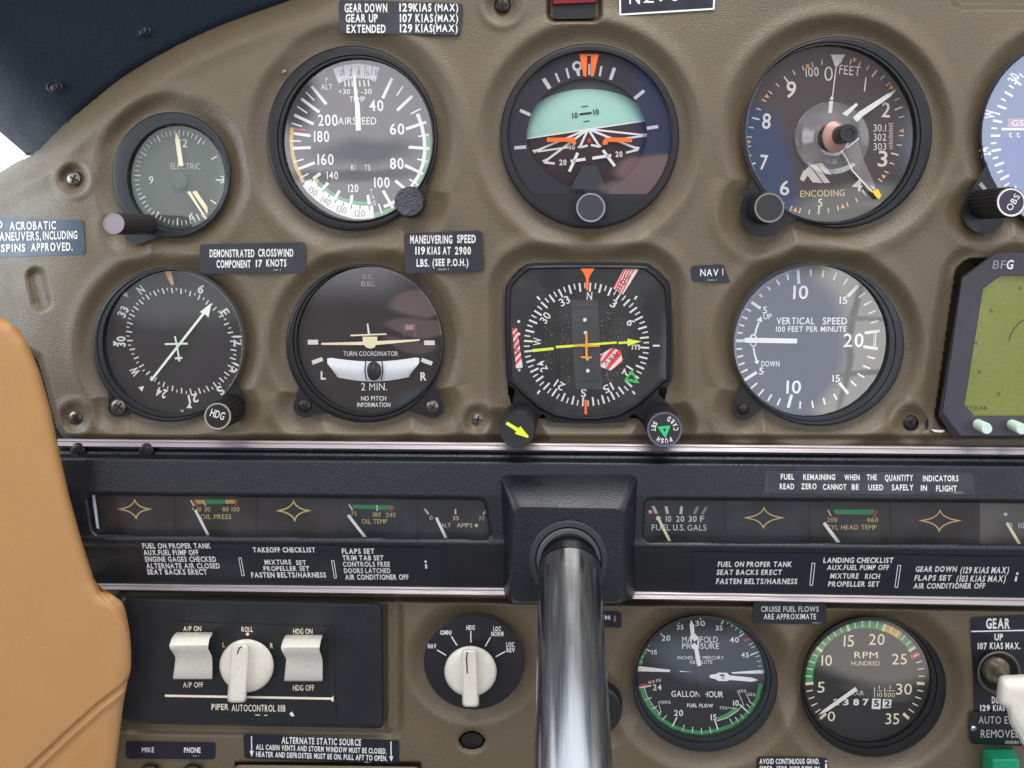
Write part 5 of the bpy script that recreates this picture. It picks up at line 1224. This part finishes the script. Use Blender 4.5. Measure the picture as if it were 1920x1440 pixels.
placard('small fuel flows approximate placard between the two engine dials', [(1412, 1129), (1549, 1132), (1550, 1171), (1413, 1169)], ZP, [L('CRUISE FUEL FLOWS', 1427, 1142, 108, 11, wt='m'), L('ARE APPROXIMATE', 1432, 1156, 98, 11, wt='m')], lflat(1480, 1150), 6, tiny=[(1532, 1168, 18, 3)])
placard('continuous ground operation placard cropped by the bottom edge of the photo', [(1419, 1419), (1552, 1421), (1556, 1475), (1419, 1475)], ZP, [L('AVOID CONTINUOUS GRND.', 1424, 1427.5, 113, 10.5), L('OPER. 1700-2100 RPM IN', 1424, 1441.5, 112, 10.5)], lflat(1486, 1440), 6, seg=[(1549, 1426, 1549, 1429, 4), (1549, 1432, 1549, 1450, 4)])
placard('small placard half hidden behind the chrome shaft', [(1060, 1146), (1164, 1147), (1166, 1177), (1060, 1176)], ZP, [L('TRIM', 1110, 1158, 34, 9.5, wt='m')], lflat(1112, 1160, 40), 6, tiny=[(1153, 1160, 4, 14)])
placard('long alternate static source placard with two downward arrows', [(456, 1376), (748, 1388), (748, 1432), (458, 1422)], ZP,
    [L('ALTERNATE STATIC SOURCE', 528, 1390, 149, 13, rot=1.7), L('ALL CABIN VENTS AND STORM WINDOW MUST BE CLOSED.', 480, 1404.5, 245, 10.5, rot=1.9), L('HEATER AND DEFROSTER MUST BE ON. PULL AFT TO OPEN.', 480, 1418, 246, 10.5, rot=1.9)], lflat(600, 1405, 140), 7,
    seg=[(471.5, 1380, 472, 1410, 2), (733, 1390, 733.5, 1420, 2)], lines=[[(468, 1408), (476, 1408), (472, 1419)], [(729.5, 1418), (737.5, 1418), (734, 1428)]], tiny=[(690, 1429, 14, 3)])
placard('small MIKE and PHONE jack placard above two jack nuts', [(236, 1390), (404, 1392), (403, 1424), (236, 1422)], ZP, [L('MIKE', 266, 1406, 23, 10.5, wt='r'), L('PHONE', 345, 1406.5, 31, 10.5)], lflat(320, 1406, 80), 6, tiny=[(369, 1417.5, 14, 3)])
ZG = (1780, 1130, 4.645)
placard('tall GEAR placard behind the gear switch with white rule under its title', [(188, 130), (680, 112), (700, 960), (215, 960)], ZG,
    [('GEAR', 424, 182, 208, 84), ('UP', 430, 300, 74, 54), ('107', 286, 378, 82, 52), ('KIAS MAX.', 486, 376, 266, 54), ('DOWN', 445, 848, 150, 56), ('129', 310, 918, 88, 50), ('KIAS MAX.', 500, 918, 240, 50)], lflat(1870, 1240, 40, 80), 8, seg=[(190, 251, 690, 240, 11)])
t = placard('riveted auto extension removed plate overlapping the bottom of the gear placard', [(175, 950), (700, 950), (700, 1252), (178, 1230)], ZG,
    [('AUTO EXT.', 440, 1022, 370, 62), ('REMOVED', 450, 1142, 350, 66)], lflat(1860, 1370, 40, 40)+3, 8, mt=mat('plate_black_gloss', (26, 26, 32), .25), wt='r', ink=mat('engraved_grey', (176, 176, 180), .5), tiny=[(560, 1216, 150, 30)], name='engraved_plate')
b = MB(mat('rivet_silver', (220, 222, 228), .25, metal=1), ZG); hh = lflat(1860, 1370, 40, 40)+4; b.rings([(211, 1098, 31, 28, hh), (211, 1098, 24, 21, hh+4), (211, 1098, 10, 9, hh+6)], 24, True); b.build('rivet', t)

# ------------------------------------------------------------------ annunciator at the top
t = thing('warning_light', 'red lensed warning light in a black recess at the top edge', 'warning light', 1077, 10, -20)
b = MB(BEZ); b.prism(xy(rquad([(1033, -70), (1119, -70), (1116, 34), (1036, 36)], 10, 0)), -34, -6); b.build('housing', t)
b = MB(mat('red_lens', (122, 14, 30), .2, spec=.6)); b.loft([[(x, y, -6) for x, y in ((1035, -60), (1119, -60), (1119, 6), (1035, 9))], [(x, y, 0) for x, y in ((1037, -58), (1117, -58), (1116, 4), (1038, 7))]]); b.poly([(1037, -58), (1117, -58), (1116, 4), (1038, 7)], 0); b.build('lens', t)

# ------------------------------------------------------------------ autopilot
ZQ = (0, 1090, 4.0); ZW = (440, 1090, 3.31)
t = thing('autopilot_panel', 'black autopilot panel with two white rocker switches and a white roll knob', 'autopilot', 475, 1240, -8)
b = MB(mat('housing_black', (26, 28, 34), .45, bump=(1200, .0001), vary=.12)); c = [(226, 1118), (718, 1130), (720, 1366), (222, 1356)]
cc = lambda k: [(470+(x-470)*k[0], 1243+(y-1243)*k[1]) for x, y in c]
b.loft([rquad(cc((1, 1)), 14, -14), rquad(cc((1, 1)), 14, 6), rquad(cc((.985, .965)), 14, 12), rquad(cc((.965, .93)), 12, 12.5)]); b.poly(xy(rquad(cc((.965, .93)), 12, 0)), 12.5); b.build('housing', t)
b = MB(mat('faceplate_black', (30, 32, 36), .42, vary=.1)); b.prism([(309, 1165), (626, 1175), (630, 1345), (309, 1340)], 12, 14); b.build('face_plate', t)
h = 14.5; AP = mat('autopilot_cream', (238, 228, 206), .55)
b = MB(AP, ZQ); b.text('A/P ON', 1442, 355, 134, 36, h, wt='m'); b.text('A/P OFF', 1448, 776, 150, 38, h, wt='m'); b.text('ROLL', 1854, 360, 86, 36, h, wt='m'); b.disc(1856, 396, 12, 12, h, 20); b.text('L', 1678, 476, 16, 36, h); b.text('PIPER', 1650, 942, 126, 44, h, wt='m')
b.seg(1237, 858, 2500, 880, 17, h); b.build('lettering', t)
b = MB(AP, ZW); b.text('HDG ON', 423, 311, 120, 32, h, wt='m'); b.text('HDG OFF', 427, 661, 132, 34, h, wt='m'); b.text('R', 229, 400, 18, 32, h, wt='m'); b.text('AUTOCONTROL IIIB', 148, 787, 334, 40, h, wt='m', rot=.5)
b.poly([(600, 728), (614, 708), (614, 745), (600, 745)], h+.3); b.mat(WHITE); b.poly([(340, 820), (356, 808), (372, 836), (350, 838)], h); b.seg(128, 829, 158, 831, 5, h); b.seg(184, 833, 202, 830, 5, h); b.build('lettering', t)
for z, pts in ((ZQ, ((1318, 1592), (1270, 1562))), (ZW, ((318, 545), (286, 525)))):
    s_ = z[2]/4.0 if z is ZQ else z[2]/4.0
    b = MB(IVORY, z)
    if z is ZQ: prof = [(382, 16, 1325, 1590), (388, 28, 1318, 1592), (400, 44, 1305, 1590), (430, 66, 1286, 1572), (480, 78, 1270, 1562), (505, 76, 1275, 1560), (530, 62, 1292, 1574), (560, 48, 1312, 1588), (580, 44, 1316, 1591), (650, 40, 1308, 1593), (720, 36, 1298, 1592), (732, 28, 1298, 1591), (734, 14, 1302, 1590)]
    else: prof = [(332, 16, 320, 543), (336, 28, 316, 544), (346, 44, 308, 543), (370, 66, 298, 534), (410, 78, 287, 527), (430, 76, 291, 526), (450, 62, 303, 534), (475, 48, 317, 542), (492, 44, 320, 545), (550, 40, 314, 546), (606, 36, 308, 545), (618, 28, 308, 544), (620, 14, 311, 543)]
    n = 8; rows = []
    for y, hh, xl, xr in prof:
        row = [(xl, y, 10)]
        for i in range(n+1):
            u = i/n; row.append((xl+(xr-xl)*u, y, hh-(4 if i in (0, n) else 0)))
        row.append((xr, y, 10)); rows.append(row)
    b.loft(rows, closed=False); b.build('rocker_switch', t, 50)
def pointer_knob(t, z, cx, cy, rx, ry, bar, h0, h1, hb, tick, name='knob'):
    b = MB(IVORY, z)
    b.rings([(cx, cy-2, rx*.97, ry*.97, h0), (cx, cy, rx, ry, h0+4), (cx, cy, rx*.98, ry*.98, h1-8), (cx, cy+2, rx*.88, ry*.88, h1-2), (cx, cy+3, rx*.7, ry*.7, h1), (cx, cy+3, rx*.3, ry*.3, h1+1)], 64, True)
    c = [(x, y) for x, y in bar]; m_ = (sum(x for x, y in c)/4, sum(y for x, y in c)/4)
    k = lambda f, g: [(m_[0]+(x-m_[0])*f, m_[1]+(y-m_[1])*g) for x, y in c]
    r = abs(c[1][0]-c[0][0])*.28
    b.loft([rquad(k(1.12, 1.0), r, h0+8), rquad(k(1.0, .99), r, hb-8), rquad(k(.92, .97), r, hb-2), rquad(k(.75, .93), r*.8, hb)]); b.poly(xy(rquad(k(.75, .93), r*.8, 0)), hb)
    kn = b.build(name, t, 50)
    b = MB(BLACKP, z); b.stroke(tick, 9 if z is ZQ else 8, hb+.5); b.build('pointer_mark', kn)
pointer_knob(t, ZQ, 1850, 632, 205, 200, [(1738, 470), (1872, 470), (1842, 910), (1712, 910)], 14, 48, 74, [(1812, 488), (1792, 505), (1780, 545)])
# ---- mode selector
t = thing('mode_selector', 'round black mode selector plate with a white pointer knob, beside the chrome shaft', 'selector', 888, 1240, -16)
b = MB(mat('disc_black', (28, 29, 36), .4, vary=.12), ZW); b.rings([(1485, 500, 309, 295, -26), (1485, 500, 309, 295, -8), (1485, 500, 303, 289, -6)], 96, True); b.build('mode_plate', t)
h = -5.4; b = MB(WHITE, ZW)
for st, x, y, w in (('NAV', 1225, 402, 52), ('OMNI', 1311, 318, 70), ('HDG', 1464, 287, 52), ('LOC', 1629, 294, 48), ('NORM', 1630, 326, 76), ('LOC', 1711, 392, 50), ('REV', 1713, 426, 52)): b.text(st, x, y, w, 27, h, wt='b')
b.segs([(1256, 426, 1312, 459), (1345, 342, 1380, 398), (1466, 308, 1466, 380), (1588, 346, 1555, 404), (1680, 435, 1620, 468)], 7, h); b.build('lettering', t)
pointer_knob(t, ZW, 1464, 558, 163, 158, [(1408, 422), (1506, 422), (1512, 780), (1418, 780)], -6, 26, 52, [(1444, 440), (1438, 480), (1442, 530), (1444, 572)])
# ---- hidden round knob behind the shaft
t = thing('round_knob', 'dark round knob partly hidden behind the chrome shaft', 'knob', 1120, 1335, -10)
knob(t, ZP, 1120, 1334, 46, -16, 10, KNOB, 0, 0, name='knob_body', capr=.9)

# ------------------------------------------------------------------ gear switch
t = thing('gear_switch', 'landing gear switch with grey collar ring, metal toggle and large white plastic handle', 'gear switch', 1870, 1265)
CR = mat('collar_grey', (96, 92, 82), .4, metal=.3, vary=.15); hg = lflat(1870, 1240, 40, 80)+1
b = MB(CR, ZG); b.rings([(432, 612, 190, 192, hg), (432, 612, 188, 190, hg+7), (432, 612, 172, 174, hg+9), (432, 612, 160, 162, hg+6), (425, 615, 150, 150, hg+1)], 64); b.mat(DARK); b.disc(425, 615, 152, 152, hg+1.5, 48); b.build('collar', t)
b = MB(mat('toggle_metal', (150, 142, 126), .35, metal=.8, vary=.2), ZG); b.rings([(405, 585, 125, 118, hg+2), (410, 580, 118, 110, hg+16), (418, 578, 100, 92, hg+26), (425, 578, 62, 56, hg+28)], 40, True)
b.loft([ell(425, 585, 50, 48, hg+20, n=32), ell(455, 625, 48, 46, hg+50, n=32), ell(500, 680, 48, 46, hg+90, n=32)]); b.build('toggle', t, 50)
prof = smooth_loop([(445, 640), (560, 628), (700, 622), (800, 640), (820, 900), (780, 1200), (680, 1270), (600, 1172), (555, 1100), (522, 1040), (495, 925), (440, 885), (412, 840), (418, 720)], 4)
m_ = (640, 880); k = lambda f, dx=0, dy=0: [(m_[0]+(x-m_[0])*f+dx, m_[1]+(y-m_[1])*f+dy) for x, y in prof]
b = MB(IVORY, ZG); b.loft([[(*p, 92) for p in k(.80)], [(*p, 97) for p in k(.92)], [(*p, 106) for p in k(.985)], [(*p, 116) for p in k(1.0)], [(*p, 128) for p in k(.985)], [(*p, 139) for p in k(.93)], [(*p, 148) for p in k(.84)], [(*p, 154) for p in k(.72)], [(*p, 157) for p in k(.55)], [(*p, 155) for p in k(.25)]], True); b.build('handle', t, 60)
# ---- green push button
t = thing('push_button', 'green square push button below the riveted engraved plate', 'button', 1875, 1425)
b = MB(mat('button_green', (14, 150, 108), .35, spec=.5, sss=.1), ZG); q0 = [(285, 1275), (560, 1270), (615, 1372), (615, 1700), (285, 1700)]
b.loft([rquad([(288, 1278), (570, 1278), (590, 1700), (288, 1700)], 18, -10), rquad([(290, 1280), (572, 1280), (590, 1700), (290, 1700)], 18, 10), rquad([(378, 1362), (606, 1362), (615, 1720), (384, 1720)], 18, 46), rquad([(392, 1378), (594, 1378), (602, 1720), (398, 1720)], 14, 48)]); b.poly(xy(rquad([(392, 1378), (594, 1378), (602, 1720), (398, 1720)], 14, 0)), 48); b.build('cap', t, 40)
# ---- headset jacks and the rail at the bottom
for lab, x in (('headset jack nut under the word MIKE', 281), ('headset jack nut under the word PHONE', 361)):
    t = thing('jack_nut', lab, 'jack', x, 1445, -8, 'headset jacks'); b = MB(STEEL); b.loft([[(x+21*math.cos(math.pi*k/3+.2), 1448+17*math.sin(math.pi*k/3+.2), hh) for k in range(6)] for hh in (-14, 2)]); b.rings([(x, 1448, 16, 13, 2), (x, 1448, 15, 12, 8), (x, 1448, 9, 7, 8), (x, 1448, 8, 6, -4)], 24); b.build('nut', t, 20)
t = thing('lower_tray', 'taupe tray edge along the bottom below the alternate static placard', 'tray', 610, 1440, -20)
b = MB(TAUPE); b.loft([rquad([(436, 1436), (792, 1440), (800, 1500), (430, 1500)], 14, -30), rquad([(438, 1434), (790, 1438), (798, 1500), (432, 1500)], 14, 4), rquad([(446, 1440), (782, 1444), (790, 1500), (440, 1500)], 12, 8)]); b.poly(xy(rquad([(446, 1440), (782, 1444), (790, 1500), (440, 1500)], 12, 0)), 8); b.build('tray_edge', t)
t = thing('hole_plug', 'black round plug in the hole below the mode selector', 'plug', 885, 1388, -20)
b = MB(DARK); b.rings([(885, 1388, 22, 15, -20), (885, 1388, 20, 13.5, -16), (885, 1388, 10, 7, -15)], 32, True); b.build('plug_cap', t)
